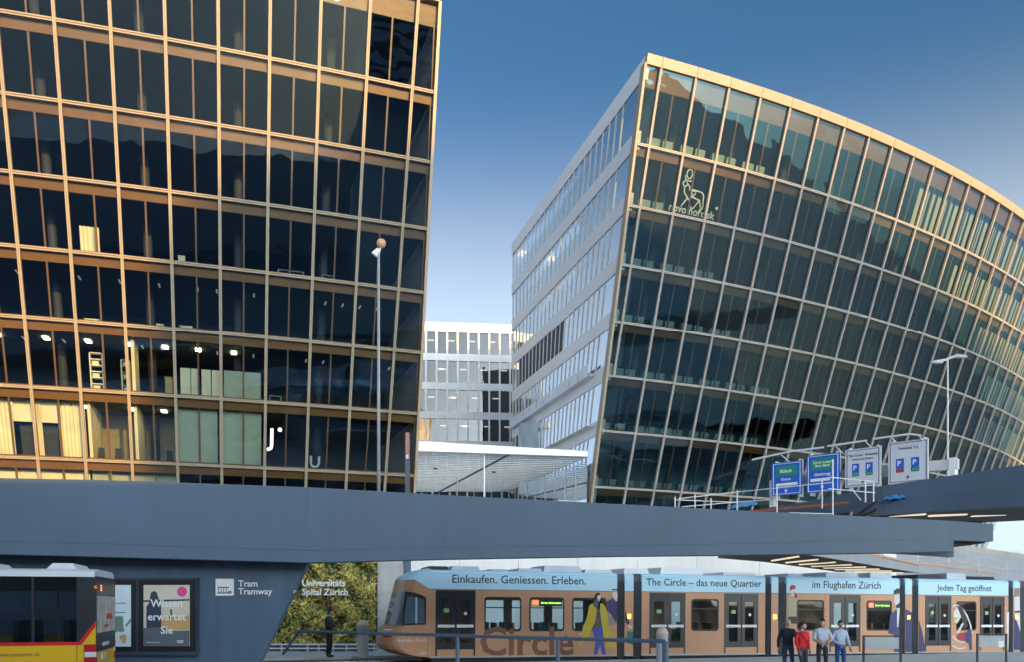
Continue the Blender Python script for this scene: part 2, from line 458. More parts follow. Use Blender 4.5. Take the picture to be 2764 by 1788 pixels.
# -- white side wall of the right block: bands, posts and windows
FAR = Vector((-.04, 94.0, 0))
def SW(s, z, d=0.0):
    e = SP(CR, kR(z), z, .10); f = Vector((FAR.x, FAR.y, z))
    p = e.lerp(f, s); n = Vector((f.y - e.y, -(f.x - e.x), 0)).normalized()   # points right, into the block
    return p + n * d
def sw_hexa(s0, s1, z0, z1, d0, d1):
    return MB().hexa([SW(s0, z0, d0), SW(s1, z0, d0), SW(s1, z0, d1), SW(s0, z0, d1), SW(s0, z1, d0), SW(s1, z1, d0), SW(s1, z1, d1), SW(s0, z1, d1)])
WIN = [.012, .105]
n_w = 22
WIN += [.105 + (1 - .105 - .01) * (i + 1) / n_w for i in range(n_w)]
LOUV = mat('dark_louvre', (0.02, 0.025, 0.04), 0.6)
BACKP = mat('pale_blind', (0.50, 0.60, 0.66), 0.8, 0, .2, .5)
prev = ROWS[0] + .60
for j in range(1, 8):
    zb = ROWS[j] + .95                       # sill of the windows
    zt = (ROWS[j - 1] - .25) if j > 1 else ROWS[0] - .75
    sw_hexa(.004, 1.0, zt, prev, 0, .45).build('spandrel_band', WHITE, bR)
    prev = zb
    for i in range(len(WIN) - 1):
        s0, s1 = WIN[i], WIN[i + 1]
        dark = j == 4 and 9 <= i <= 20
        w = .0017
        MB().quad(SW(s1 - w, zb, .07), SW(s0 + w, zb, .07), SW(s0 + w, zt, .07), SW(s1 - w, zt, .07)).build('window_pane', LOUV if dark else GL_W, bR)
        sw_hexa(s1 - w, s1 + w, zb, zt, .01, .12).build('window_post', WHITE, bR)
    # blinds and rooms behind the panes
    MB().quad(SW(1, zb, 1.3), SW(.01, zb, 1.3), SW(.01, zt, 1.3), SW(1, zt, 1.3)).build('blind', BACKP, bR)
sw_hexa(.004, 1.0, 0, prev, 0, .45).build('spandrel_band', WHITE, bR)
MB().quad(FAR + Vector((.3, 0, 0)), FAR + Vector((45, 18, 0)), FAR + Vector((45, 18, ROWS[0])), FAR + Vector((.3, 0, ROWS[0]))).build('rear_wall', WHITE, bR)
# ledge and glass screens low on the side wall
for j, (sa, sb) in ((5, (.10, .98)), (6, (.06, .98))):
    z = ROWS[j] + .72 + (.0 if j == 5 else .0)
    sw_hexa(sa, sb, z - .08, z, -.55, -.002).build('ledge', WHITE, bR)
for i in range(10):
    s0 = .12 + i * .085; z = ROWS[5] + .74
    MB().quad(SW(s0, z, -.5), SW(s0 + .08, z, -.5), SW(s0 + .08, z + .9, -.5), SW(s0, z + .9, -.5)).build('balustrade_pane', mat('milky_glass', (.62, .70, .74), .3), bR)
for i in range(8):     # white bracing outside the lower floors
    s0 = .62 + i * .045
    MB().tube(SW(s0, ROWS[6] - 2.2, -1.6), SW(s0 + .10, ROWS[6] + 1.6, -1.0), .05, 6).build('brace', WHITE, bR)

# -- window convectors standing behind the lower panes of the right block
for j in range(0, 8):
    zb = ROWS[j + 1]
    for k in range(1, 7 if j in (4, 5, 6, 7) else 5):
        if k == 1 and zb < ROWS[5]: ks = ((kR(zb) + .25, 1.3), (1.45, 1.8))
        elif (k > 3 and j in (1, 2)) or (j == 1 and k in (2, 3)): continue
        else: ks = ((k + .08, k + .46), (k + .54, k + .84))
        for a, b in ks:
            h = (1.1, 1.02, .98, .94, .9, .86, .84, .82)[j]
            MB().hexa([SP(CR, a, zb + .0, 1.2), SP(CR, a, zb + .0, .95), SP(CR, b, zb + .0, .95), SP(CR, b, zb + .0, 1.2),
                       SP(CR, a, zb + h, 1.2), SP(CR, a, zb + h, .95), SP(CR, b, zb + h, .95), SP(CR, b, zb + h, 1.2)]).build('convector_cover', PALE, bR)

# -- rooms: partitions, curtains and lamps seen through the glass of the left block
def room_box(C, k0, k1, z0, z1, d0, d1):
    return MB().hexa([SP(C, k0, z0, d1), SP(C, k0, z0, d0), SP(C, k1, z0, d0), SP(C, k1, z0, d1), SP(C, k0, z1, d1), SP(C, k0, z1, d0), SP(C, k1, z1, d0), SP(C, k1, z1, d1)])
def curtain(C, k0, k1, z0, z1, d, parent, m):
    n = max(6, int((k1 - k0) * 26)); rb = []; rt = []
    for i in range(n + 1):
        k = k0 + (k1 - k0) * i / n; dd = d + (.05 if i % 2 else -.05)
        rb.append(SP(C, k, z0, dd)); rt.append(SP(C, k, z1, dd))
    mb = MB()
    for i in range(n): mb.quad(rb[i], rb[i + 1], rt[i + 1], rt[i])
    return mb.build('curtain', m, parent)
z6, z7, z5 = ROWS[6], ROWS[7], ROWS[5]
CREAM2 = mat('sage_panel', (0.40, 0.44, 0.32), 0.7, 0, .08)
for (k0, k1, m) in ((-2, -1.2, CREAM), (-1, -.55, CREAM), (.42, .98, CREAM), (-.05, .06, CREAM), (.40, .46, CREAM)):
    curtain(CL, k0, k1, z7, z6 - .48, 1.3, bL, m)
room_box(CL, -.55, .42, z6 - 1.9, z6 - .48, 1.4, 1.5).build('partition', CREAM, bL)
room_box(CL, -.50, .38, z7, z6 - 1.9, 2.2, 2.3).build('partition', DARKIN, bL)
room_box(CL, 1.05, 1.12, z7, z6 - .48, .9, 5).build('partition', CREAM, bL)
room_box(CL, 2.05, 2.12, z7, z6 - .48, .9, 5).build('partition', CREAM, bL)
room_box(CL, 1.1, 3, z7, z6 - .48, 5.2, 5.4).build('partition', mat('olive_wall', (.20, .18, .12), .8), bL)
room_box(CL, 3.02, 3.90, z7, z6 - .48, 1.0, 1.1).build('partition', CREAM2, bL)
room_box(CL, 3.94, 4.92, z7, z6 - .48, 1.0, 1.1).build('partition', CREAM2, bL)
room_box(CL, -1, 1.0, ROWS[8], z7 - .48, 1.2, 1.3).build('partition', CREAM, bL)
room_box(CL, 1.05, 3.0, ROWS[8], z7 - .48, 1.2, 1.3).build('partition', CREAM2, bL)
room_box(CL, 2.05, 2.12, z6, z5 - .48, .9, 3).build('partition', CREAM, bL)
room_box(CL, 4.05, 4.9, z6, z6 + 2.2, 1.4, 1.6).build('partition', CREAM2, bL)
for k0, k1 in ((3.08, 3.30), (3.32, 3.48), (3.55, 3.76), (3.78, 3.96)):
    room_box(CL, k0, k1, z6, z6 + 2.15, 1.4, 1.9).build('locker_front', CREAM, bL)
curtain(CL, 1.12, 1.5, ROWS[4], ROWS[4] + 2.0, 1.4, bL, CREAM)
for j in (4, 5):
    z = ROWS[j] - .50
    for i in range(26):
        k = -2 + i * .42
        if random.random() < .35: continue
        if k > 8.2: break
        room_box(CL, k, k + .035, z - .05, z, 2.6, 3.3).build('ceiling_lamp', LEDO, bL)
for j in (5, 6):
    for i in range(8):
        k = -1.6 + i * .85 + random.uniform(-.15, .15)
        room_box(CL, k, k + .12, ROWS[j] - .55, ROWS[j] - .50, 2.2, 2.9).build('ceiling_lamp', glow('warm_ceiling_lamp', (1.0, .82, .42), 9.0), bL)
for j in (2, 3):
    for i in range(0):
        k = 6 + i * .9
        room_box(CR, k, k + .05, ROWS[j] - .95, ROWS[j] - .87, 2.0, 3.2).build('ceiling_lamp', LEDO, bR)
# roller blinds hanging behind the far right panes
BLIND = mat('cream_blind', (0.42, 0.43, 0.38), 0.7, 0, .05)
for j in range(0, 5):
    for k in range(11, 26):
        if k < (11, 14, 17, 19, 20)[j]: continue
        for a in (.06, .40, .72):
            room_box(CR, k + a, k + a + .20, ROWS[j + 1] + .1, ROWS[j] - .9, .9, .95).build('blind_strip', BLIND, bR)

# things standing in the rooms of the left block
def tagged(o, label, cat, group=None): return tag(o, label, cat, group)
def shelf(k0, k1, z, h, n, label, m):
    t = thing('shelving_unit', label, 'shelf', SP(CL, (k0 + k1) / 2, z, 1.7), group='shelves behind the glass')
    for kk in (k0, k1): room_box(CL, kk - .012, kk + .012, z, z + h, 1.5, 1.9).build('upright', m, t)
    for i in range(n + 1): room_box(CL, k0 + .012, k1 - .012, z + h * i / n - .02, z + h * i / n + .04, 1.5, 1.9).build('shelf_board', m, t)
    for i in range(n):
        if i % 2: room_box(CL, k0 + .04, k1 - .08, z + h * i / n + .05, z + h * i / n + .3, 1.6, 1.85).build('stored_box', CREAM, t)
    return t
shelf(1.14, 1.40, z6, 2.7, 7, 'tall white shelf with boxes behind glass, sixth row, left of two', WHITE)
shelf(1.80, 1.98, z6, 2.4, 6, 'narrow pale shelf behind glass next to the tall white shelf', PALE)
def crate(k0, k1, z, h, label, m, cat='box', d=1.4):
    t = thing('storage_box', label, cat, SP(CL, (k0 + k1) / 2, z, d), group='boxes behind the glass')
    room_box(CL, k0, k1, z, z + h, d, d + .4).build('carton', m, t)
    room_box(CL, k0 - .01, k1 + .01, z + h, z + h + .06, d - .03, d + .43).build('lid', m, t)
crate(1.10, 1.42, z5, .55, 'wide cream box behind glass in the third column, fifth row', CREAM)
crate(3.10, 3.36, z5, .62, 'cream box behind glass left of the brown box', CREAM)
crate(3.40, 3.56, z5, .50, 'brown box behind glass between cream boxes', OAK)
crate(2.60, 2.74, z5, .60, 'upright cream box behind glass, third column', CREAM)
crate(3.10, 3.24, ROWS[4], .85, 'tall cream box behind glass above the lockers', CREAM)
crate(2.74, 2.90, z6, 1.45, 'tall oak box behind glass left of the lockers', OAK)
def chair(k, z, label):
    t = thing('office_chair', label, 'chair', SP(CL, k, z, 1.6), group='office chairs behind the glass')
    room_box(CL, k - .07, k + .07, z + .45, z + .53, 1.4, 1.85).build('seat', DARKIN, t)
    room_box(CL, k - .07, k + .07, z + .6, z + 1.15, 1.82, 1.88).build('backrest', DARKIN, t)
    MB().tube(SP(CL, k, z + .06, 1.6), SP(CL, k, z + .45, 1.6), .03, 6).build('post', STEEL, t)
    for a, b in ((-.08, 0), (.08, 0), (0, -.25), (0, .25)): MB().tube(SP(CL, k, z + .08, 1.6), SP(CL, k + a, z + .04, 1.6 + b), .02, 5).build('foot', STEEL, t)
chair(1.25, z7, 'dark office chair behind glass beside the cream partition')
chair(1.62, z7, 'dark office chair behind glass in the middle of the pane')
chair(2.78, z7, 'dark office chair behind glass, nearest the sage panels')
def desk(C, k0, k1, z, label, m):
    t = thing('desk', label, 'desk', SP(C, (k0 + k1) / 2, z, 1.7), group='desks behind the glass')
    room_box(C, k0, k1, z + .72, z + .76, 1.3, 2.0).build('desk_top', m, t)
    for k in (k0 + .02, k1 - .02): room_box(C, k - .012, k + .012, z, z + .72, 1.35, 1.95).build('leg', m, t)
desk(CL, 5.25, 5.85, ROWS[4], 'pale desk behind glass left of the globe lamp', PALE)
desk(CL, 6.25, 6.55, ROWS[4], 'small pale desk behind glass beside the globe lamp pole', PALE)
desk(CL, 5.1, 5.4, z6, 'pale desk behind glass right of the sage partition', PALE)
# wall-mounted letters behind the lower panes of the left block
LGLOW = glow('lit_letter', (1.0, 0.95, 0.80), 1.0)
def facade_frame(C, k, z, d):
    x = SP(C, k + .2, z, d) - SP(C, k - .2, z, d); y = SP(C, k, z + .5, d) - SP(C, k, z - .5, d)
    return frame(SP(C, k, z, d), x, y)
t = thing('letter_sign', 'lit white letter J with a dot behind the glass', 'sign', SP(CL, 5.2, z7 + 1.5, .9))
text('J', 1.75, LGLOW, t, facade_frame(CL, 5.17, z7 + 1.75, .9), 'letter', .03, bold=.02)
mb = MB(); Mx = facade_frame(CL, 5.36, z7 + 2.85, .9)
mb.prism([Mx @ Vector((.15 * math.cos(a), .15 * math.sin(a), 0)) for a in [2 * math.pi * i / 14 for i in range(14)]], Mx.to_3x3() @ Vector((0, 0, .04)))
mb.build('dot', LGLOW, t)
t = thing('letter_sign', 'pale letter U low behind the glass', 'sign', SP(CL, 6.1, z7 + .1, 1.0))
text('U', 1.2, mat('dull_letter', (.55, .60, .62), .5), t, facade_frame(CL, 6.22, z7 + .30, .5), 'letter', .03, bold=.02)

# bull emblem and company lettering behind the second floor panes of the right block
EMB = mat('sign_white', (0.75, 0.80, 0.80), 0.5)
zq = ROWS[2]
t = thing('company_emblem', 'white line emblem of a bull with lettering behind the upper glass', 'sign', SP(CR, 2.6, zq, .35))
def ef(u, v): return SP(CR, 2 + u, zq + v, .32)
mb = MB()
def ring(cu, cv, ru, rv, r, n=14):
    pts = [ef(cu + ru * math.cos(2 * math.pi * i / n), cv + rv * math.sin(2 * math.pi * i / n)) for i in range(n + 1)]
    mb.path(pts, r, 6)
ring(.36, 3.02, .085, .30, .055)                                                   # sun disc
def stroke(pts, r=.05): mb.path([ef(a, b) for a, b in pts], r, 6)
stroke([(.24, 2.88), (.27, 2.62), (.40, 2.55), (.45, 2.6)])                        # horns
stroke([(.27, 2.58), (.20, 2.34), (.27, 2.12), (.37, 2.30), (.30, 2.52)])          # head
stroke([(.37, 2.30), (.43, 2.22), (.44, 1.95)])
stroke([(.27, 2.12), (.29, 1.75), (.42, 1.42), (.36, 1.2), (.30, .95), (.26, .78)], .065)   # neck, chest, fore leg
stroke([(.42, 1.42), (.48, 1.30)])
stroke([(.50, 2.05), (.84, 2.0), (.90, 1.8), (.93, .95), (.80, .55), (.88, .9), (.80, 1.4), (.52, 1.62)], .06)   # back, tail, hind leg
ring(.58, 1.85, .06, .16, .045, 8)
stroke([(.52, 1.55), (.80, 1.45), (.66, .9), (.58, .70), (.55, .95)], .055)
mb.build('emblem', EMB, t)
txt = text('novo nordisk', .82, EMB, t, facade_frame(CR, 2.60, zq + .32, .22), 'lettering', .03, width=4.3, bold=.012)
mb = MB(); Mx = facade_frame(CR, 3.36, zq + 1.15, .22)
mb.prism([Mx @ Vector((.13 * math.cos(a), .13 * math.sin(a), 0)) for a in [2 * math.pi * i / 12 for i in range(12)]], Mx.to_3x3() @ Vector((0, 0, .03)))
mb.build('registered_mark', EMB, t)

# ------------------------------------------------------------------ white block at the end of the passage
bB = thing('office_building', 'white office block with rows of tall windows closing the passage', 'building', (-5, 118, 0))
def BB(x, z, d=0): return Vector((x, 117.6 + (x + 12.2) * .10 + d, z))
zt0 = 41.3
prevz = zt0
n_b = 0
for j in range(9):
    zt = 39.9 - j * 4.03 - (0 if j else .0); zb = zt - 3.05
    MB().hexa([BB(-22, zt), BB(10, zt), BB(10, zt, .4), BB(-22, zt, .4), BB(-22, prevz), BB(10, prevz), BB(10, prevz, .4), BB(-22, prevz, .4)]).build('spandrel_band', WHITE_WALL, bB)
    prevz = zb
    for i in range(18):
        x0 = -20.7 + i * 1.46
        MB().quad(BB(x0 + .12, zb, .18), BB(x0 + 1.34, zb, .18), BB(x0 + 1.34, zt, .18), BB(x0 + .12, zt, .18)).build('window_pane', GL_B, bB)
        MB().hexa([BB(x0 - .12, zb), BB(x0 + .12, zb), BB(x0 + .12, zb, .3), BB(x0 - .12, zb, .3), BB(x0 - .12, zt), BB(x0 + .12, zt), BB(x0 + .12, zt, .3), BB(x0 - .12, zt, .3)]).build('window_post', WHITE_WALL, bB)
    MB().hexa([BB(-22, zb - .9, .45), BB(10, zb - .9, .45), BB(10, zb - .9, 8), BB(-22, zb - .9, 8), BB(-22, zb - .05, .45), BB(10, zb - .05, .45), BB(10, zb - .05, 8), BB(-22, zb - .05, 8)]).build('floor_slab', SLAB, bB)
    for i in range(5):
        x0 = -12 + (i * 2.9 + j * 1.7) % 12
        MB().hexa([BB(x0, zt - .5, 2.5), BB(x0 + .9, zt - .5, 2.5), BB(x0 + .9, zt - .5, 2.9), BB(x0, zt - .5, 2.9), BB(x0, zt - .4, 2.5), BB(x0 + .9, zt - .4, 2.5), BB(x0 + .9, zt - .4, 2.9), BB(x0, zt - .4, 2.9)]).build('ceiling_lamp', LEDW, bB)
MB().hexa([BB(-22, 0), BB(10, 0), BB(10, 0, .4), BB(-22, 0, .4), BB(-22, prevz), BB(10, prevz), BB(10, prevz, .4), BB(-22, prevz, .4)]).build('spandrel_band', WHITE_WALL, bB)
MB().quad(BB(-22, 0, 8), BB(10, 0, 8), BB(10, zt0, 8), BB(-22, zt0, 8)).build('core_wall', COREW, bB)
MB().quad(BB(-22, zt0 - .3, .3), BB(10, zt0 - .3, .3), BB(10, zt0 - .3, 20), BB(-22, zt0 - .3, 20)).build('roof', CONC, bB)

structure(MB().prism([Vector((-16, 58, 5.2)), Vector((9, 62, 5.2)), Vector((3, 100, 5.2)), Vector((-20, 100, 5.2))], (0, 0, .3)).build('terrace_pavement', mat('pale_stone', (.66, .66, .65), .7, 0, .05)))
# ------------------------------------------------------------------ canopy over the passage
cn = thing('passage_canopy', 'white canopy with slatted underside spanning the gap between the blocks', 'canopy', at(1350, 1190, 70))
cz0, cz1 = 14.35, 15.05
cA, cB = at(1128, 1170, 68.0), at(1586, 1205, 70.6); cA.z = cB.z = cz0
back = Vector((-7.5, 24.0, 0))
def up(p, h): return Vector((p.x, p.y, p.z + h))
MB().hexa([cA, cB, cB + Vector((0, .35, 0)), cA + Vector((0, .35, 0)), up(cA, cz1 - cz0 + .1), up(cB, cz1 - cz0 - .25), up(cB + Vector((0, .35, 0)), cz1 - cz0 - .25), up(cA + Vector((0, .35, 0)), cz1 - cz0 + .1)]).build('fascia', WHITE, cn)
MB().hexa([up(cA, .25) + Vector((0, .36, 0)), up(cB, .25) + Vector((0, .36, 0)), up(cB, .25) + back, up(cA, .25) + back, up(cA, .45) + Vector((0, .36, 0)), up(cB, .42) + Vector((0, .36, 0)), up(cB, .42) + back, up(cA, .45) + back]).build('roof_deck', WHITE, cn) if False else None
mb = MB()
for i in range(26):
    f0, f1 = (i + .1) / 26, (i + .66) / 26
    a0, b0, a1, b1 = cA + back * f0, cB + back * f0, cA + back * f1, cB + back * f1
    o = Vector((0, .4, 0))
    mb.hexa([a0 + o, b0 + o, b1 + o, a1 + o, up(a0, .05) + o, up(b0, .05) + o, up(b1, .05) + o, up(a1, .05) + o])
tag(mb.build('soffit_slats', mat('pale_blue_slat', (.84, .86, .87), .5), cn), kind='stuff')
m0, m1 = cA.lerp(cB, .52), cA.lerp(cB, .5) + back
MB().hexa([up(m0, -.06) + Vector((-.12, .5, 0)), up(m0, -.06) + Vector((.12, .5, 0)), up(m1, -.06) + Vector((.12, 0, 0)), up(m1, -.06) + Vector((-.12, 0, 0)),
           up(m0, .02) + Vector((-.12, .5, 0)), up(m0, .02) + Vector((.12, .5, 0)), up(m1, .02) + Vector((.12, 0, 0)), up(m1, .02) + Vector((-.12, 0, 0))]).build('drain_channel', mat('dark_joint', (.12, .13, .14), .6), cn)
for f, g in ((.22, .32), (.62, .36)):
    p = cA.lerp(cB, f) + back * g
    MB().ball(p + Vector((0, .3, -.05)), .22, 10, 6, (1, 1, .4)).build('downlight', mat('dark_joint', (.1, .1, .1)), cn)
for px, Y in ((1307, 69.5), (1234, 82)):
    p = at(px, 1400, Y)
    MB().tube((p.x, Y, 0), (p.x, Y, cz0 - .02), .06, 8).build('pillar', WHITE, cn)
# shop front under the far end of the canopy
sf = thing('shop_front', 'row of dark windows in white frames under the canopy', 'shop front', at(1240, 1500, 93))
for i in range(8):
    x0 = -12.5 + i * 1.9
    yy = 93.0
    MB().quad((x0 + .1, yy, 9), (x0 + 1.8, yy, 9), (x0 + 1.8, yy, 14.6), (x0 + .1, yy, 14.6)).build('window_pane', mat('dark_shop_glass', (.03, .06, .10), .08), sf)
    MB().box(x0 - .12, x0 + .1, yy - .15, yy + .1, 9, 14.6).build('window_post', WHITE, sf)
    MB().tube((x0 + .9, yy - .1, 12.2), (x0 + .7, yy - .1, 14.6), .05, 5).build('diagonal_stay', WHITE, sf)
MB().box(-13, 3, yy - .3, yy + .3, 0, 9).build('sill_wall', WHITE, sf)
# pale glass lobby on the right under the canopy
lb = thing('glass_lobby', 'pale glass lobby wall under the canopy beside the curved block', 'lobby', at(1480, 1450, 80))
for i in range(7):
    a = at(1400, 1400, 86).lerp(at(1585, 1400, 72), i / 7); b = at(1400, 1400, 86).lerp(at(1585, 1400, 72), (i + 1) / 7)
    a.z = b.z = 0
    MB().quad(a, b, up(b, 14.2), up(a, 14.2)).build('window_pane', GL_W, lb)
    MB().tube(a, up(a, 14.2), .05, 5).build('window_post', WHITE, lb)
    MB().hexa([up(a, 9.2), up(b, 9.2), up(b, 9.2) + Vector((.2, .2, 0)), up(a, 9.2) + Vector((.2, .2, 0)), up(a, 10.1), up(b, 10.1), up(b, 10.1) + Vector((.2, .2, 0)), up(a, 10.1) + Vector((.2, .2, 0))]).build('balcony_band', WHITE, lb)
MB().quad(at(1400, 1400, 90), at(1600, 1400, 75), up(at(1600, 1400, 75), 10), up(at(1400, 1400, 90), 10)).build('rear_wall', BACKP, lb)

# ------------------------------------------------------------------ unseen block added behind the viewer, its roofline shaped to shade the lower facades
tb = thing('shading_block', 'unseen grey block added behind the viewer to shade the lower facades', 'building', (80, -120, 0))
SHADE_BLOCK = mat('shading_block_wall', (0.60, 0.60, 0.60), 0.7, 0, .1, .2)
poly = [(132, 0), (132, 74), (135, 77.6), (138.3, 79.6), (143.4, 80.9), (162, 81.2), (173, 82.7), (179.6, 83.5), (179.8, 86.6), (190.5, 87.3), (191, 85), (204, 84.7), (222, 84), (240, 82), (240, 0)]
MB().prism([Vector((x, -200, z)) for x, z in poly], (0, -14, 0)).build('wall', SHADE_BLOCK, tb)
for zz in range(5, 70, 4):
    MB().box(133, 239, -199.95, -199.9, zz, zz + 1.6).build('window_band', mat('shading_block_glass', (.03, .05, .07), .15), tb)
MB().box(-70, 32, -39, -25, 0, 14.1).build('low_shading_block', SHADE_BLOCK, tb)  # unseen low block added to keep the sun off bus and viaduct

# ------------------------------------------------------------------ front viaduct: parapet, fascia, deck, lamps in the soffit
fv = thing('road_viaduct', 'slate blue road viaduct crossing in front of the tram', 'viaduct', (0, 25, 0))
ST = [(-160, 22.2, 1289, 1458, 1494), (300, 22.3, 1298, 1470, 1506), (832, 22.4, 1317, 1488, 1520.6), (1200, 22.6, 1338, 1479.5, 1511), (1680, 22.9, 1363, 1474.5, 1503),
      (1982, 23.1, 1379, 1469.5, 1500), (2400, 23.35, 1399, 1458, 1494), (2569, 23.45, 1408, 1460, 1490), (2681, 23.5, 1416, 1463, 1487)]
rings = []; rings2 = []; rings3 = []
for px, Y, a, b, c in ST:
    T, L, B = at(px, a, Y), at(px, b, Y), at(px, c, Y)
    rings.append([T, L, L + Vector((0, .4, 0)), T + Vector((0, .4, 0))])
    if px < 2600:
        o = Vector((0, -.10, 0))
        rings2.append([L + o + Vector((0, 0, -.012)), B + o, B + Vector((0, .5, 0)), L + Vector((0, .5, -.012))])
    rings3.append([Vector((T.x, Y + .41, max(T.z - 1.1, B.z + .4))), Vector((T.x, Y + .41, B.z + .22)), Vector((T.x, Y + 2.4, B.z + .22)), Vector((T.x, Y + 2.4, max(T.z - 1.1, B.z + .4)))])
for i in range(len(rings) - 1):
    e = .0015 / max(.5, (rings[i + 1][0] - rings[i][0]).length)
    MB().loft([[a.lerp(b, e) for a, b in zip(rings[i], rings[i + 1])], [a.lerp(b, 1 - e) for a, b in zip(rings[i], rings[i + 1])]]).build('parapet_panel', VIAD, fv)
MB().loft(rings2).build('fascia', VIAD, fv)
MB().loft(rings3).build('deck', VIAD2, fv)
mb = MB(); rr = []
for px, Y, a, b, c in ST:
    T = at(px, a, Y); rr.append([Vector((T.x, Y + 2.1, T.z - .1)), Vector((T.x, Y + 2.4, T.z - .1)), Vector((T.x, Y + 2.4, T.z - .8)), Vector((T.x, Y + 2.1, T.z - .8))])
MB().loft(rr).build('rear_parapet', VIAD, fv)
for px in (845, 972, 1108, 1242, 1365, 1489, 1612, 1726, 1841, 1950, 2060):
    f = (px - 832) / 1849; Y = 22.4 + f * 1.1; 
    B = at(px, 1521 - (px - 832) * .0178, Y)
    z = B.z + .22
    X = B.x
    MB().box(X - .45, X + .45, Y + .8, Y + .9, z - .06, z - .01).build('soffit_lamp', LEDW, fv)

# upper ramp on the right
ur = thing('road_ramp', 'raised slate ramp with lit underside at the right edge', 'ramp', at(2650, 1800, 27))
US = [(2384, 27.0, 1319, 1354, 1391), (2764, 24.0, 1265, 1323, 1367), (3100, 21.6, 1214, 1296, 1346)]
r1 = []; r2 = []; r3 = []
for px, Y, a, b, c in US:
    T, L, B = at(px, a, Y), at(px, b, Y), at(px, c, Y); o = Vector((0, -.1, 0))
    r1.append([T, L, L + Vector((0, .35, 0)), T + Vector((0, .35, 0))])
    r2.append([L + o + Vector((0, 0, -.012)), B + o, B + Vector((0, .5, 0)), L + Vector((0, .5, -.012))])
    r3.append([Vector((T.x, Y + .5, T.z - .9)), Vector((T.x, Y + .5, B.z + .05)), Vector((T.x + 1.0, Y + 6.2, B.z + .05)), Vector((T.x + 1.0, Y + 6.2, T.z - .9))])
for i in range(2): MB().loft(r1[i:i + 2]).build('parapet_panel', VIAD, ur)
MB().loft(r2).build('fascia', VIAD, ur)
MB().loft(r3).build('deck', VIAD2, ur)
for (xa, ya), (xb, yb) in (((2405, 1390), (2500, 1399)), ((2512, 1385), (2612, 1394)), ((2628, 1377), (2725, 1388))):
    a, b = at(xa, ya, 27.2), at(xb, yb, 27.0 - .3)
    b.z = a.z = 4.93
    MB().hexa([a, b, b + Vector((0, .18, 0)), a + Vector((0, .18, 0)), up(a, .05), up(b, .05), up(b, .05) + Vector((0, .18, 0)), up(a, .05) + Vector((0, .18, 0))]).build('soffit_lamp', LEDW, ur)
# far parapet of that ramp, bending away to the left
rf = []
for px, Y, a, c in ((2030, 45.0, 1379, 1400), (2200, 40.0, 1352, 1392), (2364, 36.0, 1316, 1376), (2764, 31, 1256, 1340)):
    T, B = at(px, a, Y), at(px, c, Y); rf.append([T, B, B + Vector((0, .35, 0)), T + Vector((0, .35, 0))])
MB().loft(rf).build('far_parapet', VIAD, ur)
ORG = mat('orange_board', (0.75, 0.17, 0.04), 0.5)
a, b = at(2032, 1384, 43.0), at(2290, 1361, 36.5)
tag(MB().hexa([a, b, b + Vector((0, .06, 0)), a + Vector((0, .06, 0)), up(a, .09), up(b, .09), up(b, .09) + Vector((0, .06, 0)), up(a, .09) + Vector((0, .06, 0))]).build('barrier_board', ORG),
    'long orange barrier board lying along the ramp parapet', 'barrier')
# dark bearing block under the ramp
MB().prism([at(2622, 1403, 29.0), at(2652, 1402, 29.0), at(2652, 1418, 29.0), at(2622, 1418, 29.0)], (0, .9, 0)).build('bearing', BLACK, ur)
# sloping stop-end of the near parapet
MB().hexa([at(2312, 1398, 31), at(2336, 1398, 31), at(2384, 1368, 27.05), at(2372, 1352, 27.05), at(2300, 1396, 31), at(2322, 1393, 31), at(2386, 1356, 27.05), at(2366, 1350, 27.05)]).build('parapet_end', VIAD, ur)

# lower ramp sinking away behind the tram
lr = thing('lower_ramp', 'pale lower ramp with lamp strips descending behind the tram', 'ramp', at(2300, 1750, 45))
N1, N2, F1, F2 = at(2190, 1501, 36.0), at(2475, 1548, 50.0), at(2064, 1519, 40.5), at(2260, 1545.5, 47.5)
N0, F0 = N1 + (N1 - N2) * .25, F1 + (F1 - F2) * .5
N0.z = N1.z; F0.z = F1.z
PALEG = mat('pale_grey_wall', (0.34, 0.37, 0.41), 0.6, 0, .06, .3, streak=.08)
SOFF = mat('brown_soffit', (0.20, 0.17, 0.14), 0.7, 0, .1, .5)
N3 = at(2681, 1566, 62)
MB().hexa([N0, N1, F1, F0, up(N0, .5), up(N1, .5), up(F1, .5), up(F0, .5)]).build('deck', SOFF, lr)
MB().hexa([N1, N2, F2, F1, up(N1, .5), up(N2, .5), up(F2, .5), up(F1, .5)]).build('deck', SOFF, lr)
for a, b in ((N0, N1), (N1, N2), (N2, N3)):
    o = Vector((.02, -.25, 0))
    MB().hexa([up(a, -.02) + o, up(b, -.02) + o, up(b, -.02) + o * .1, up(a, -.02) + o * .1, up(a, .50) + o, up(b, .42) + o, up(b, .42) + o * .1, up(a, .50) + o * .1]).build('fascia', PALEG, lr)
    MB().hexa([up(a, .51) + o * 1.4, up(b, .43) + o * 1.4, up(b, .43) + o, up(a, .51) + o, up(a, .62) + o * 1.4, up(b, .54) + o * 1.4, up(b, .54) + o, up(a, .62) + o]).build('edge_strip', mat('salmon_strip', (.62, .36, .24), .6), lr)
for i in range(8):
    f = (i - .3) / 7.0
    a = N1.lerp(N2, f); b = F1.lerp(F2, f)
    p, q = a.lerp(b, .15), a.lerp(b, .75)
    d = (N2 - N1).normalized() * .22
    MB().hexa([up(p, -.06), up(p, -.06) + d, up(q, -.06) + d, up(q, -.06), up(p, -.01), up(p, -.01) + d, up(q, -.01) + d, up(q, -.01)]).build('soffit_lamp', LEDW, lr)
ra = thing('ramp_railing', 'thin white handrail along the lower ramp', 'railing', at(2500, 1600, 52))
posts = [(2383, 1513, 45.5), (2477, 1530, 50), (2561, 1541, 54), (2642, 1551, 58), (2717, 1560, 62), (2790, 1568, 66)]
tops = []
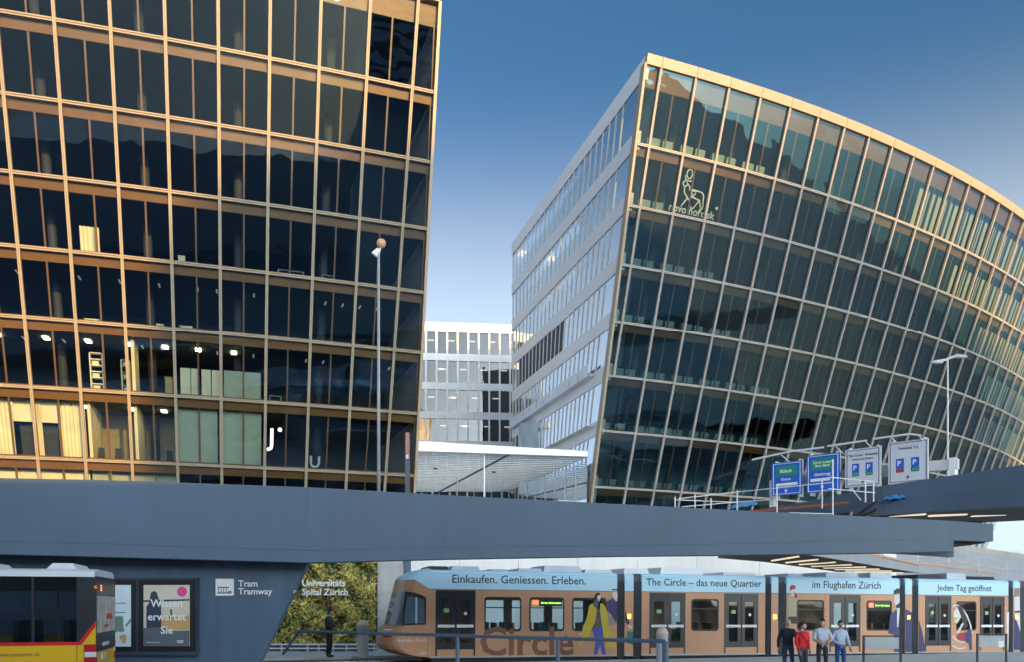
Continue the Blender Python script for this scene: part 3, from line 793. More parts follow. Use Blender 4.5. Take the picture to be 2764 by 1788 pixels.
for px, py, Y in posts:
    a = at(px, py, Y); b = up(a, 1.15); tops.append((a, b))
    MB().tube(a, b, .035, 6).build('post', STEEL, ra)
for f in (1.0, .5):
    for (a, b), (c, d) in zip(tops, tops[1:]): MB().tube(a.lerp(b, f), c.lerp(d, f), .028, 6).build('rail', STEEL, ra)
tag(MB().prism([at(2200, 1640, 70), at(2200, 1478, 70), at(2569, 1484, 70), at(2900, 1526, 70), at(2900, 1640, 70)], (0, .6, 0)).build('retaining_wall', PALEG), 'long pale grey retaining wall behind the thin handrail', 'wall')
tag(MB().prism([at(2480, 1640, 100), at(2480, 1468, 100), at(2600, 1474, 100), at(2900, 1516, 100), at(2900, 1640, 100)], (0, .8, 0)).build('concrete_wall', CONC), 'far concrete wall with bare trees behind, right edge', 'wall')
# bare trees behind that wall
TWIG = mat('bare_twigs', (0.30, 0.21, 0.15), 0.9, 0, .2)
def bare_tree(px, Y, h, label):
    p = at(px, 1600, Y); p.z = 0
    t = thing('bare_tree', label, 'tree', p, group='bare trees behind the far wall')
    tr = MB(); tr.tube(p, up(p, h * .45), .22, 7, .13); tr.build('trunk', TWIG, t)
    cr = MB()
    def br(a, d, l, r, n):
        b = a + d * l; cr.tube(a, b, r, 4, r * .55, cap=False)
        if n == 0: return
        for _ in range(4):
            dd = (d + Vector((random.uniform(-.8, .8), random.uniform(-.8, .8), random.uniform(-.2, .6)))).normalized()
            br(a.lerp(b, random.uniform(.5, 1)), dd, l * random.uniform(.55, .8), r * .55, n - 1)
    for _ in range(5):
        br(up(p, h * random.uniform(.3, .45)), Vector((random.uniform(-.5, .5), random.uniform(-.5, .5), 1)).normalized(), h * .28, .09, 3)
    cr.build('crown', TWIG, t)
for i, (px, h) in enumerate(((2600, 11.5), (2660, 9.8), (2715, 10.6), (2765, 9.2))):
    bare_tree(px, 118 + i * 3, h, ('bare brown tree behind the far wall, closest to the ramp end', 'small bare tree behind the far wall, second from the ramp end', 'bare tree behind the far wall, third from the ramp end', 'bare tree behind the far wall, at the picture edge')[i])

# white podium wall behind the tram
pw = thing('podium_wall', 'long white podium wall glimpsed above the tram roof', 'wall', at(1600, 1700, 50))
prevp = None
for i, (px, Y) in enumerate(((1098, 47.5), (1240, 48), (1400, 48.8), (1560, 50), (1720, 51.5), (1880, 53.5), (2050, 56), (2230, 59), (2420, 63))):
    p = at(px, 1700, Y); p.z = 0
    if prevp is not None:
        d = (p - prevp).normalized() * .012
        MB().hexa([prevp + d, p - d, p - d + Vector((0, .3, 0)), prevp + d + Vector((0, .3, 0)), up(prevp + d, 6.4), up(p - d, 6.4), up(p - d, 6.4) + Vector((0, .3, 0)), up(prevp + d, 6.4) + Vector((0, .3, 0))]).build('panel', WHITE_WALL, pw)
    prevp = p

# abutment wall with the slanting end
aw = thing('abutment_wall', 'slate blue abutment wall with a slanting end and white lettering', 'wall', at(400, 1700, 23))
mb = MB()
mb.prism([at(-200, 1850, 23.0), at(672, 1850, 23.0), at(700, 1792, 23.0), at(836, 1508, 23.0), at(-200, 1480, 23.0)], (0, .30, 0))
mb.build('wall_slab', WALLB, aw)
def fx(px, py, Y=22.97): return frame(at(px, py, Y), (1, 0, 0), (0, 0, 1))
text('Tram\nTramway', .30, PAPER, aw, fx(643, 1585), 'lettering', .006, 'LEFT', .88, width=.92, bold=.004)
tag(text('r', .2, PAPER, aw, fx(796, 1604), 'lettering', .004), None)
ic = thing('tram_pictogram', 'white square tram pictogram plate on the slate wall', 'sign', at(606, 1588, 22.96))
def rrect(cx, cz, w, h, r, y, n=4):
    pts = []
    for sx, sz, a0 in ((1, 1, 0), (-1, 1, 90), (-1, -1, 180), (1, -1, 270)):
        for i in range(n + 1):
            a = R(a0 + 90 * i / n); pts.append(Vector((cx + sx * (w / 2 - r) + r * math.cos(a), y, cz + sz * (h / 2 - r) + r * math.sin(a))))
    return pts
c = at(606, 1587, 22.96)
MB().prism(rrect(c.x, c.z, .49, .46, .03, c.y), (0, .03, 0)).build('plate', PAPER, ic)
mb = MB(); y = c.y - .005
mb.box(c.x - .19, c.x + .12, y, y + .004, c.z - .02, c.z + .012)
mb.box(c.x - .19, c.x + .19, y, y + .004, c.z - .17, c.z - .135)
for x0 in (-.17, -.10, -.03, .04): mb.box(c.x + x0, c.x + x0 + .02, y, y + .004, c.z - .13, c.z - .03)
mb.box(c.x + .1, c.x + .19, y, y + .004, c.z - .13, c.z - .10)
mb.build('tram_symbol', WALLB, ic)

# poster case
pc = thing('poster_case', 'black double poster case on the slate wall behind the bus', 'poster case', at(420, 1770, 22.9))
a, b = at(262, 1561, 22.9), at(535, 1770, 22.9)
MB().box(a.x, b.x, 22.80, 22.99, b.z, a.z).build('frame', mat('case_blue', (.035, .055, .09), .45), pc)
for x0, x1 in ((268, 366), (374, 528)):
    p, q = at(x0, 1566, 22.78), at(x1, 1760, 22.78)
    MB().box(p.x, q.x, 22.775, 22.80, q.z, p.z).build('bezel', BLACK, pc)
def pq(px, py, y=22.76): return at(px, py, 22.78).x, at(px, py, 22.78).z
def flat(name, pts, m, parent, y):
    return MB().face([Vector((at(px, py, 22.78).x, y, at(px, py, 22.78).z)) for px, py in pts]).build(name, m, parent)
PC1 = mat('poster_cream', (.62, .58, .48), .6); PC2 = mat('poster_navy', (.03, .05, .09), .6); PC3 = mat('poster_slate', (.10, .13, .16), .6)
PC4 = mat('poster_wood', (.55, .35, .14), .6); PC5 = mat('poster_pink', (.70, .07, .30), .5); PC6 = mat('poster_pale', (.62, .74, .84), .5); PC7 = mat('poster_leaf', (.16, .26, .20), .6)
po = MB().box(*[pq(388, 0)[0], pq(512.5, 0)[0]], 22.766, 22.772, pq(0, 1746)[1], pq(0, 1581)[1]).build('poster', PC1, pc)
flat('poster_print', [(388, 1622), (512, 1619), (512, 1623), (388, 1627)], PC2, po, 22.763)
flat('poster_print', [(396, 1640), (404, 1628), (406, 1612), (409, 1601), (416, 1597), (424, 1601), (428, 1615), (430, 1628), (436, 1640), (436, 1700), (396, 1700)][::-1], PC2, po, 22.761)
flat('poster_print', [(436, 1664), (512, 1664), (512, 1702), (436, 1702)][::-1], PC4, po, 22.7625)
flat('poster_print', [(388, 1697), (445, 1694), (455, 1704), (512, 1704), (512, 1746), (388, 1746)][::-1], PC3, po, 22.760)
flat('poster_print', [(448, 1672), (462, 1664), (459, 1648), (464, 1645), (466, 1666), (462, 1676)], PC2, po, 22.7605)
mb = MB(); cxp, czp = pq(492, 1599); mb.face([Vector((cxp + .135 * math.cos(2 * math.pi * i / 20), 22.7615, czp + .135 * math.sin(2 * math.pi * i / 20))) for i in range(20)]); mb.build('poster_badge', PC5, po)
text('Wissen\nerwartet\nSie', .24, PAPER, po, fx(450, 1640, 22.756), 'lettering', .002, 'CENTER', 1.25, width=1.02, bold=.004)
text('USZ', .10, PAPER, po, fx(486, 1737, 22.756), 'lettering', .001, bold=.003)
text('Universitätsspital', .07, PAPER, po, fx(413, 1737, 22.756), 'lettering', .001, width=.34)
p1 = MB().box(pq(272, 0)[0], pq(354, 0)[0], 22.766, 22.772, pq(0, 1747)[1], pq(0, 1581)[1]).build('poster', PC6, pc)
flat('poster_print', [(312, 1665), (333, 1665), (334, 1695), (338, 1704), (330, 1708), (318, 1706), (312, 1710)][::-1], PC7, p1, 22.762)
flat('poster_print', [(338, 1690), (354, 1670), (354, 1680), (342, 1694)], PC7, p1, 22.762)
flat('poster_print', [(322, 1720), (332, 1714), (342, 1716), (340, 1738), (332, 1738)][::-1], PC4, p1, 22.762)
for yy_ in (1629, 1654): flat('poster_print', [(312, yy_), (340, yy_), (340, yy_ + 2.2), (312, yy_ + 2.2)][::-1], PC3, p1, 22.762)

# ------------------------------------------------------------------ green wall, its lettering, pier and bench
gw = thing('green_wall', 'planted green wall with white hospital lettering beside the concrete pier', 'green wall', at(860, 1760, 36))
a, b = at(690, 1500, 36), at(1016, 1740, 36)
MB().box(a.x - 1.0, b.x, 36.05, 36.3, b.z, 5.6).build('backing_panel', mat('planting_felt', (.03, .035, .02), .9), gw)
LE = [mat('leaf_olive', (.36, .34, .08), .6), mat('leaf_dark', (.05, .085, .03), .6), mat('leaf_yellow', (.70, .60, .14), .6), mat('leaf_rust', (.44, .20, .08), .6), mat('leaf_green', (.17, .26, .07), .6)]  # olive, yellow and rust brightened to carry sunlight in the leaf colour
mb = MB()
for i in range(15000):
    x = random.uniform(a.x - 1.0, b.x); z = random.uniform(b.z, 5.4)
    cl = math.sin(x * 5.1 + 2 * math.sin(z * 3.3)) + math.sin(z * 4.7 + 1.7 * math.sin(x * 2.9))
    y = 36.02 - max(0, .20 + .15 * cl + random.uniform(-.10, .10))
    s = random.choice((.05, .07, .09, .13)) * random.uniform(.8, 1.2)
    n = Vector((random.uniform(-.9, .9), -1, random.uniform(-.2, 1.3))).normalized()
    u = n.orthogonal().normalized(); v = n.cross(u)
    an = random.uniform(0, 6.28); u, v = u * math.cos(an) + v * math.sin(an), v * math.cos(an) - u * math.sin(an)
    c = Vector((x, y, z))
    w = [1.2 + .5 * cl, .8 - .5 * cl, 1.2 + .7 * cl, .65, .6]  # proud clumps get sunlit yellow, gaps get dark, put in by colour
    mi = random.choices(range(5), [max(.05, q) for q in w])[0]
    mb.face([c - u * s, c - v * s * .45, c + u * s, c + v * s * .45], mi)
tag(mb.build('foliage', None, gw, mats=LE), kind='stuff')
text('Universitäts\nSpital Zürich', .5, PAPER, gw, fx(815, 1584, 35.45), 'lettering', .02, 'LEFT', .98, width=1.92, bold=.012)
cp = thing('concrete_pier', 'board-marked pale concrete pier between green wall and tram', 'pier', at(1052, 1750, 37))
MB().box(at(1018, 0, 37).x, at(1088, 0, 37).x, 37, 38.2, 0, 5.3).build('shaft', mat('pale_concrete', (.55, .57, .58), .8, 0, .1, 1.2, .3, 9, streak=.15), cp)
for i in range(13): MB().box(at(1018, 0, 37).x, at(1088, 0, 37).x, 36.985, 37.02, .3 + i * .38, .31 + i * .38).build('board_joint', CONC, cp)
MB().box(at(1090, 0, 37).x, at(1106, 0, 37).x, 37.2, 37.5, 0, 5.3).build('downpipe', RAILB, cp)
bn = thing('bench_rail', 'low white rail and dark slats below the green wall', 'railing', at(860, 1750, 35.4))
for py, m in ((1741, PAPER), (1752, PAPER)):
    p, q = at(690, py, 35.4), at(1016, py, 35.4); MB().box(p.x, q.x, 35.38, 35.46, p.z - .03, p.z + .03).build('rail', m, bn)
p, q = at(690, 1746, 35.5), at(1016, 1758, 35.5); MB().box(p.x, q.x, 35.5, 35.6, q.z, p.z).build('back_board', RUBBER, bn)
for px in (700, 760, 830, 860, 900, 935, 1010):
    p = at(px, 1740, 35.42); MB().box(p.x - .03, p.x + .03, 35.40, 35.48, .12, p.z).build('post', STEEL, bn)

# ------------------------------------------------------------------ handrail, bollards, notice boards
hr = thing('handrail', 'blue grey handrail with posts in front of the tram', 'railing', at(1200, 1790, 26))
Pa, Pb = at(806, 1706, 29.0), at(1796, 1733, 21.5)
MB().tube(at(764, 1768, 29.3), Pa, .052, 8).build('sloping_rail', RAILB, hr)
MB().tube(Pa, Pb, .052, 8).build('top_rail', RAILB, hr)
def on(px):
    q = (px - CXP) / FPX; d = Pb - Pa; t = (q * Pa.y - Pa.x) / (d.x - q * d.y); return Pa + d * t
for px in (1235, 1506): MB().tube((on(px).x, on(px).y, .02), on(px), .06, 8).build('post', RAILB, hr)
MB().tube((Pb.x, Pb.y, .02), Pb, .085, 8).build('end_post', RAILB, hr)
def bollard(px, Y, top, w, label):
    p = at(px, 1780, Y); z1 = at(px, top, Y).z; r = w / 2
    t = thing('light_bollard', label, 'bollard', (p.x, Y, .13), group='light bollards on the platform')
    MB().tube((p.x, Y, .13), (p.x, Y, z1 - .34), r * .92, 16).build('shaft', mat('bollard_grey', (.50, .53, .56), .5), t, smooth=False)
    MB().tube((p.x, Y, z1 - .34), (p.x, Y, z1 - .22), r, 16).build('collar', mat('bollard_grey', (.50, .53, .56), .5), t)
    rings = []
    for i in range(5):
        q = i / 4; rr = r * math.cos(q * 1.2); zz = z1 - .22 + .22 * math.sin(q * 1.2) / math.sin(1.2)
        rings.append([Vector((p.x + rr * math.cos(2 * math.pi * k / 16), Y + rr * math.sin(2 * math.pi * k / 16), zz)) for k in range(16)])
    MB().loft(rings).build('cap', mat('bollard_cap', (.90, .74, .50), .4), t, smooth=True)
bollard(979, 31.6, 1676, .48, 'grey light bollard with cream cap beside the green wall')
bollard(1787, 28.5, 1696, .42, 'grey light bollard with cream cap behind the handrail end')
def board(x0, x1, y0, y1, Y, label, white):
    t = thing('notice_board', label, 'notice board', at((x0 + x1) / 2, 1800, Y), group='notice boards in front of the tram')
    p, q = at(x0, y0, Y), at(x1, y1, Y)
    for x in (p.x, q.x): MB().box(x - .025, x + .025, Y - .025, Y + .025, 0.0, p.z).build('leg', BLACK, t)
    MB().box(p.x + .026, q.x - .026, Y - .02, Y + .02, p.z - .04, p.z).build('top_bar', BLACK, t)
    MB().box(p.x + .05, q.x - .05, Y - .012, Y + .012, q.z, p.z - .06).build('panel', mat('board_grey', (.36, .42, .44), .35), t)
    if white:
        c = at(x1 - 14, y1 - 8, Y); MB().box(c.x - .09, c.x + .07, Y - .02, Y - .014, c.z - .1, c.z + .09).build('notice', PAPER, t)
board(2331, 2431, 1717, 1753, 24.0, 'grey notice board in black frame left of the bellows', False)
board(2638, 2716, 1712, 1748, 25.5, 'grey notice board with a white notice at the right', True)

# ------------------------------------------------------------------ lamp posts
gl_ = thing('globe_lamp', 'tall white lamp pole with a globe head before the left block', 'street lamp', at(1022, 1400, 26.5))
p = at(1022, 1400, 26.5)
MB().tube((p.x, 26.5, 4.0), (p.x, 26.5, at(0, 684, 26.5).z), 0.058, 10, .04).build('pole', mat('lamp_pole_grey', (.36, .36, .37), .45), gl_, smooth=True)
c = at(1029, 656, 26.5); MB().ball(c, .145, 14, 10).build('globe', mat('globe_cream', (.72, .42, .22), .35), gl_, smooth=True)
MB().tube((p.x, 26.5, at(0, 690, 26.5).z), c, .03, 6).build('neck', STEEL, gl_)
c2 = at(1010, 688, 26.5); mb = MB(); mb.tube((p.x, 26.5, at(0, 672, 26.5).z), c2, .07, 10, .12); mb.build('spotlight', WHITE, gl_)
tp = thing('marker_post', 'slim dark post with reddish top beside the left block corner', 'post', at(1100, 1400, 27))
p = at(1100, 1400, 27); MB().box(p.x - .07, p.x + .07, 26.95, 27.1, 4.0, at(0, 1243, 27).z).build('shaft', mat('post_grey', (.10, .11, .14), .5), tp)
MB().box(p.x - .06, p.x + .06, 26.94, 27.09, at(0, 1241, 27).z, at(0, 1170, 27).z).build('upper_panel', mat('post_red', (.42, .22, .18), .5), tp)
MB().box(p.x - .04, p.x + .04, 26.92, 26.939, at(0, 1241, 27).z, at(0, 1230, 27).z).build('sticker', PAPER, tp)
dl = thing('double_arm_lamp', 'slender grey lamp post with two arms above the road signs', 'street lamp', at(2556, 1300, 44))
p = at(2558, 1290, 44)
MB().tube((p.x, 44, 7.0), (p.x, 44, at(0, 968, 44).z), .06, 8, .04).build('pole', STEEL, dl)
for (xa, ya), (xb, yb) in (((2558, 972), (2522, 979)), ((2558, 970), (2585, 961)), ((2585, 961), (2601, 963))):
    MB().tube(at(xa, ya, 44), at(xb, yb, 44), .06, 6, .09).build('arm', STEEL, dl)
for px, py in ((2528, 980), (2594, 965)):
    c = at(px, py, 44); MB().ball(c, .28, 10, 6, (1.3, .5, .3)).build('lamp_head', STEEL, dl)

# ------------------------------------------------------------------ gantry with four road signs
BLUE = mat('sign_blue', (0.0, 0.11, 0.60), 0.4, 0, .03); GREEN = mat('sign_green', (0.0, 0.25, 0.19), 0.4, 0, .03)
SWH = mat('sign_plate_white', (.62, .66, .74), 0.4, 0, .03); SRED = mat('sign_red', (.60, .02, .05), .4); SGRN = mat('sign_bright_green', (.01, .40, .22), .4)
ga = thing('sign_gantry', 'white steel gantry carrying four road signs', 'gantry', at(2320, 1400, 44))
gb0, gb1 = at(2072, 1300, 47.0), at(2575, 1238, 40.6)
gz = 8.9
def gpt(f, z, d=0): 
    p = gb0.lerp(gb1, f); n = Vector((gb1.y - gb0.y, -(gb1.x - gb0.x), 0)).normalized()   # toward the viewer
    return Vector((p.x, p.y, z)) + n * d
nvec = (gpt(0, 0, 1) - gpt(0, 0, 0))
def gbox(f0, f1, z0, z1, d0, d1): return MB().hexa([gpt(f0, z0, d1), gpt(f1, z0, d1), gpt(f1, z0, d0), gpt(f0, z0, d0), gpt(f0, z1, d1), gpt(f1, z1, d1), gpt(f1, z1, d0), gpt(f0, z1, d0)])
gbox(0, 1, gz - .25, gz + .25, -.9, -.5).build('cross_beam', STEEL, ga)
gbox(-.012, .015, 5.4, gz + .1, -.95, -.45).build('post', WHITE, ga)
gbox(.962, .992, 6.2, gz + .3, -.95, -.45).build('post', WHITE, ga)
def fpx(px):   # fraction along the gantry at which a thing shows at px
    q = (px - CXP) / FPX; d = gb1 - gb0; return (q * gb0.y - gb0.x) / (d.x - q * d.y)
def zpy(px, py): return EYE + (YH - py) / FPX * gpt(fpx(px), 0).y
def sign(x0, x1, yt, yb, label, m):
    f0, f1 = fpx(x0), fpx(x1); xm = (x0 + x1) / 2
    zt, zb = zpy(xm, yt), zpy(xm, yb)
    t = thing('road_sign', label, 'road sign', gpt((f0 + f1) / 2, zb, .1), group='road signs on the gantry')
    gbox(f0, f1, zb, zt, 0, .08).build('plate', m, t)
    e = .008
    for a in ((f0 + e, f1 - e, zt - .09, zt - .06), (f0 + e, f1 - e, zb + .06, zb + .09), (f0 + e, f0 + e + .004, zb + .091, zt - .091), (f1 - e - .004, f1 - e, zb + .091, zt - .091)):
        gbox(*a, .081, .086).build('border_line', PAPER if m is BLUE else INK, t)
    for f in (f0 + .02, f1 - .02): gbox(f - .004, f + .004, zb - .12, zt + .1, -.5, -.002).build('bracket', STEEL, t)
    L_ = (gpt(f1, 0) - gpt(f0, 0)).length
    xv = (gpt(1, 0) - gpt(0, 0)).normalized()
    def P(u, v, d=.088): return gpt(f0 + (f1 - f0) * u, zb + (zt - zb) * v, d)
    def rect(u0, u1, v0, v1, mm, nm='field', d=.083): return gbox(f0 + (f1 - f0) * u0, f0 + (f1 - f0) * u1, zb + (zt - zb) * v0, zb + (zt - zb) * v1, d, d + .006).build(nm, mm, t)
    def tx(body, u, v, w, mm, s=.3, line=1.0): return text(body, s, mm, t, frame(P(u, v, .093), xv, (0, 0, 1)), 'lettering', .002, 'CENTER', line, width=w * L_, bold=.006)
    def arrow(u, v, s, mm):
        c = P(u, v, .09); pts = [(-.05, .5), (.05, .5), (.05, 0), (.32, .18), (.32, .02), (0, -.5), (-.32, .02), (-.32, .18), (-.05, 0)]
        k = MB(); k.face([c + xv * a * s + Vector((0, 0, b * s)) for a, b in pts][::-1]); return k.build('arrow', mm, t)
    def park(u, v, open_):
        rect(u - .1, u + .1, v, v + .23, BLUE, 'parking_field'); tx('P', u - .02, v + .06, .09, PAPER)
        rect(u - .1, u + .1, v - .10, v - .005, BLACK, 'lamp_box'); rect(u - .075, u + .085, v - .085, v - .02, SGRN if open_ else SRED, 'lamp', .09)
    return tx, rect, arrow, park
tx, rect, arrow, park = sign(2085, 2166, 1249, 1338, 'blue road sign, leftmost, with one green field and a white bar', BLUE)
rect(.14, .84, .58, .88, GREEN); tx('Bülach', .48, .68, .38, PAPER); tx('Kloten', .48, .44, .32, PAPER); rect(.14, .86, .28, .36, PAPER); arrow(.48, .14, .26, PAPER)
tx, rect, arrow, park = sign(2179, 2268, 1228, 1330, 'blue road sign with two lines in its green field, second from left', BLUE)
rect(.14, .84, .58, .90, GREEN); tx('Zürich Luzern\nBern Basel', .49, .76, .6, PAPER, .25, .95); tx('Glattbrugg', .48, .44, .5, PAPER); rect(.12, .72, .29, .37, PAPER); arrow(.48, .14, .26, PAPER)
tx, rect, arrow, park = sign(2283, 2379, 1212, 1315, 'white road sign with two blue fields and two green lamps, third from left', SWH)
tx('The Circle - Shopping', .50, .80, .82, INK); tx('Rental Car Return', .50, .70, .58, INK); park(.30, .38, True); park(.68, .38, True); arrow(.5, .13, .24, INK)
tx, rect, arrow, park = sign(2399, 2507, 1192, 1305, 'white road sign with red and green lamps, rightmost', SWH)
tx('Terminal 1/2', .50, .80, .52, INK); park(.30, .36, False); park(.68, .36, True); arrow(.5, .14, .24, INK)
# light arms over the signs
for (x0, y0), (x1, y1) in (((2048, 1248), (2150, 1226)), ((2150, 1226), (2240, 1215)), ((2250, 1212), (2355, 1197)), ((2372, 1193), (2470, 1180)), ((2470, 1180), (2500, 1184))):
    p, q = gpt(fpx(x0), zpy(x0, y0), .8), gpt(fpx(x1), zpy(x1, y1), .8)
    MB().tube(p, q, .05, 6).build('lamp_rail', WHITE, ga)
for px, py in ((2122, 1232), (2268, 1209), (2350, 1198), (2420, 1187), (2492, 1182)):
    MB().tube(gpt(fpx(px), zpy(px, py), .8), gpt(fpx(px), zpy(px, py) - .3, -.5), .03, 5).build('lamp_arm', WHITE, ga)
# site fence rails before the signs
sf2 = thing('site_railing', 'thin white scaffold rails standing on the ramp below the signs', 'railing', at(2180, 1400, 36))
for px, yt, yb, Y in ((1822, 1343, 1372, 37), (1876, 1336, 1373, 37), (1919, 1347, 1375, 37), (1990, 1325, 1380, 37), (2097, 1308, 1378, 35), (2219, 1298, 1366, 35), (2248, 1242, 1394, 33), (2336, 1300, 1350, 35), (2358, 1305, 1352, 35)):
    MB().tube(at(px, yb + 8, Y), at(px, yt, Y), .030, 6).build('post', WHITE, sf2)
for (x0, y0, Y0), (x1, y1, Y1) in (((1822, 1351, 37), (1990, 1358, 37)), ((1830, 1348, 37), (1990, 1330, 37)), ((1990, 1330, 37), (2170, 1312, 35)), ((1990, 1357, 37), (2080, 1351, 36)), ((2097, 1310, 35), (2150, 1304, 35)),
                                   ((2240, 1290, 33), (2360, 1302, 34)), ((2100, 1318, 35), (2250, 1304, 34)), ((2236, 1321, 33.5), (2362, 1332, 35)), ((2130, 1386, 33), (2248, 1389, 33)), ((2302, 1325, 35), (2324, 1352, 35)), ((1840, 1370, 37), (1990, 1357, 37))):
    MB().tube(at(x0, y0, Y0), at(x1, y1, Y1), .020, 5).build('rail', WHITE, sf2)
TARP = mat('blue_sheet', (.02, .18, .42), .5)
def tarp(pts, Y, label):
    mb = MB(); n = 8; rings = []
    for i in range(n + 1):
        px = pts[0][0] + (pts[1][0] - pts[0][0]) * i / n; py = pts[0][1] + (pts[1][1] - pts[0][1]) * i / n
        c = at(px, py, Y); h = pts[2] * (1 - abs(i / n - .5) * 1.2) + .03; w = .03 * math.sin(i * 2.3)
        rings.append([c + Vector((0, -.15, w)), c + Vector((0, -.1, h + w)), c + Vector((0, .12, h * .8 + w)), c + Vector((0, .18, w))])
    tag(mb.loft(rings).build('tarpaulin', TARP), label, 'tarpaulin', 'blue tarpaulins on the ramps')
tarp([(1972, 1376), (2042, 1364), .22], 38, 'crumpled blue sheet on the viaduct edge left of the signs')
tarp([(2382, 1352), (2448, 1347), .10], 26.6, 'blue sheet lying along the raised ramp edge')

# ------------------------------------------------------------------ shared vehicle helpers
def holed(name, parent, u0, u1, z0, z1, holes, y, thick, m):
    """upright wall in the parent's xz plane at y, with rectangular openings (u0,u1,z0,z1)"""
    us = sorted(set([u0, u1] + [h[0] for h in holes] + [h[1] for h in holes])); us = [u for u in us if u0 <= u <= u1]
    zs = sorted(set([z0, z1] + [h[2] for h in holes] + [h[3] for h in holes])); zs = [z for z in zs if z0 <= z <= z1]
    solid = {}
    for i in range(len(us) - 1):
        for k in range(len(zs) - 1):
            cu, cz = (us[i] + us[i + 1]) / 2, (zs[k] + zs[k + 1]) / 2
            solid[i, k] = not any(h[0] < cu < h[1] and h[2] < cz < h[3] for h in holes)
    mb = MB()
    for (i, k), s in solid.items():
        if not s: continue
        a, b, c, d = us[i], us[i + 1], zs[k], zs[k + 1]
        mb.quad((a, y, c), (b, y, c), (b, y, d), (a, y, d)); mb.quad((b, y + thick, c), (a, y + thick, c), (a, y + thick, d), (b, y + thick, d))
        for (di, dk, e) in ((-1, 0, [(a, y, c), (a, y, d), (a, y + thick, d), (a, y + thick, c)]), (1, 0, [(b, y, d), (b, y, c), (b, y + thick, c), (b, y + thick, d)]),
                            (0, -1, [(b, y, c), (a, y, c), (a, y + thick, c), (b, y + thick, c)]), (0, 1, [(a, y, d), (b, y, d), (b, y + thick, d), (a, y + thick, d)])):
            if not solid.get((i + di, k + dk), False): mb.quad(*e)
    return mb.build(name, m, parent, world=False)
def lbox(name, parent, x0, x1, y0, y1, z0, z1, m): return MB().box(x0, x1, y0, y1, z0, z1).build(name, m, parent, world=False)
def lquad(name, parent, x0, x1, y, z0, z1, m): return MB().quad((x0, y, z0), (x1, y, z0), (x1, y, z1), (x0, y, z1)).build(name, m, parent, world=False)
def rr_ring(x0, x1, z0, z1, r, y, n=3):
    pts = []
    for sx, sz, a0 in ((1, 1, 0), (-1, 1, 90), (-1, -1, 180), (1, -1, 270)):
        cx = x1 - r if sx > 0 else x0 + r; cz = z1 - r if sz > 0 else z0 + r
        for i in range(n + 1):
            a = R(a0 + 90 * i / n); pts.append(Vector((cx + r * math.cos(a), y, cz + r * math.sin(a))))
    return pts
def surround(name, parent, x0, x1, z0, z1, y, m, t=.05, r=.1):
    """flat rounded rim laid on a wall opening"""
    a = rr_ring(x0 - .02, x1 + .02, z0 - .02, z1 + .02, r + .02, y); b = rr_ring(x0 + t, x1 - t, z0 + t, z1 - t, r, y)
    mb = MB(); n = len(a)
    for i in range(n):
        j = (i + 1) % n; mb.quad(b[i], b[j], a[j], a[i])
    return mb.build(name, m, parent, world=False)

# ------------------------------------------------------------------ post bus
YEL = mat('bus_yellow', (0.72, 0.43, 0.012), 0.32, 0, .04); REDP = mat('bus_red', (0.55, 0.012, 0.015), 0.35, 0, .03); BWHITE = mat('bus_white', (.72, .74, .77), .35, 0, .03)
BDARK = mat('bus_dark_trim', (.022, .026, .034), .3); SEAT = mat('bus_seat', (.02, .025, .045), .8); TAILR = mat('tail_lens_red', (.55, .01, .015), .15); TAILW = mat('tail_lens_clear', (.68, .70, .72), .15)
bc = at(258, 1700, 17.8); bx = Vector((.958, .287, 0))
bus = thing('city_bus', 'yellow city bus with red stripe and dark windows, rear half in view', 'bus', M=Matrix.Translation((bc.x, bc.y, 0)) @ Matrix.Rotation(math.atan2(bx.y, bx.x), 4, 'Z'))
LB = -11.9
holed('body_side', bus, LB, 0, .32, 1.30, [(-3.9, -2.8, .2, 1.0), (-9.6, -8.5, .2, 1.0)], 0, .06, YEL)
lbox('red_stripe', bus, LB, -.33, -.006, -.001, 1.275, 1.345, REDP)
MB().face([(-.36, -.006, 1.275), (-.27, -.006, 1.275), (0, -.006, 1.66), (0, -.006, 1.78)]).build('red_stripe', REDP, bus, world=False)
MB().prism([Vector((-.33, 0, 1.301)), Vector((0, 0, 1.301)), Vector((0, 0, 1.74))], (0, .06, 0)).build('body_corner', YEL, bus, world=False)
for a, b in ((LB + .1, -8.1), (-8.05, -6.6), (-6.55, -4.1), (-4.05, -2.63), (-2.58, -1.20), (-1.15, -.36)):
    lquad('window_pane', bus, a, b, -.004, 1.345, 2.70, GL_BUS)
    lbox('window_bar', bus, b, b + .05, -.004, .05, 1.345, 2.70, BDARK)
lbox('rear_pillar', bus, -.31, -.001, .001, .06, 1.745, 2.70, BDARK)
MB().prism([Vector((-.31, .001, 1.34)), Vector((-.30, .001, 1.34)), Vector((-.001, .001, 1.745)), Vector((-.31, .001, 1.745))], (0, .05, 0)).build('rear_pillar', BDARK, bus, world=False)
lbox('window_header', bus, LB, -.35, .02, .05, 2.40, 2.70, BDARK)
rg = [(0, 2.70), (.0, 2.76), (.07, 2.83), (.25, 2.87), (2.25, 2.87), (2.43, 2.83), (2.5, 2.76), (2.5, 2.70)]
MB().loft([[Vector((x, y, z)) for y, z in rg] for x in (LB, -.02)]).build('roof', BWHITE, bus, world=False)
for x0, x1 in ((-1.0, -.42), (-3.6, -2.0)):
    MB().loft([[Vector((x, y, z)) for x, y, z in ((a, .35, 2.87), (a + .1 * s, .45, 3.0), (a + .1 * s, 2.0, 3.0), (a, 2.1, 2.87))] for a, s in ((x0, 1), (x1, -1))]).build('roof_unit', BWHITE, bus, world=False)
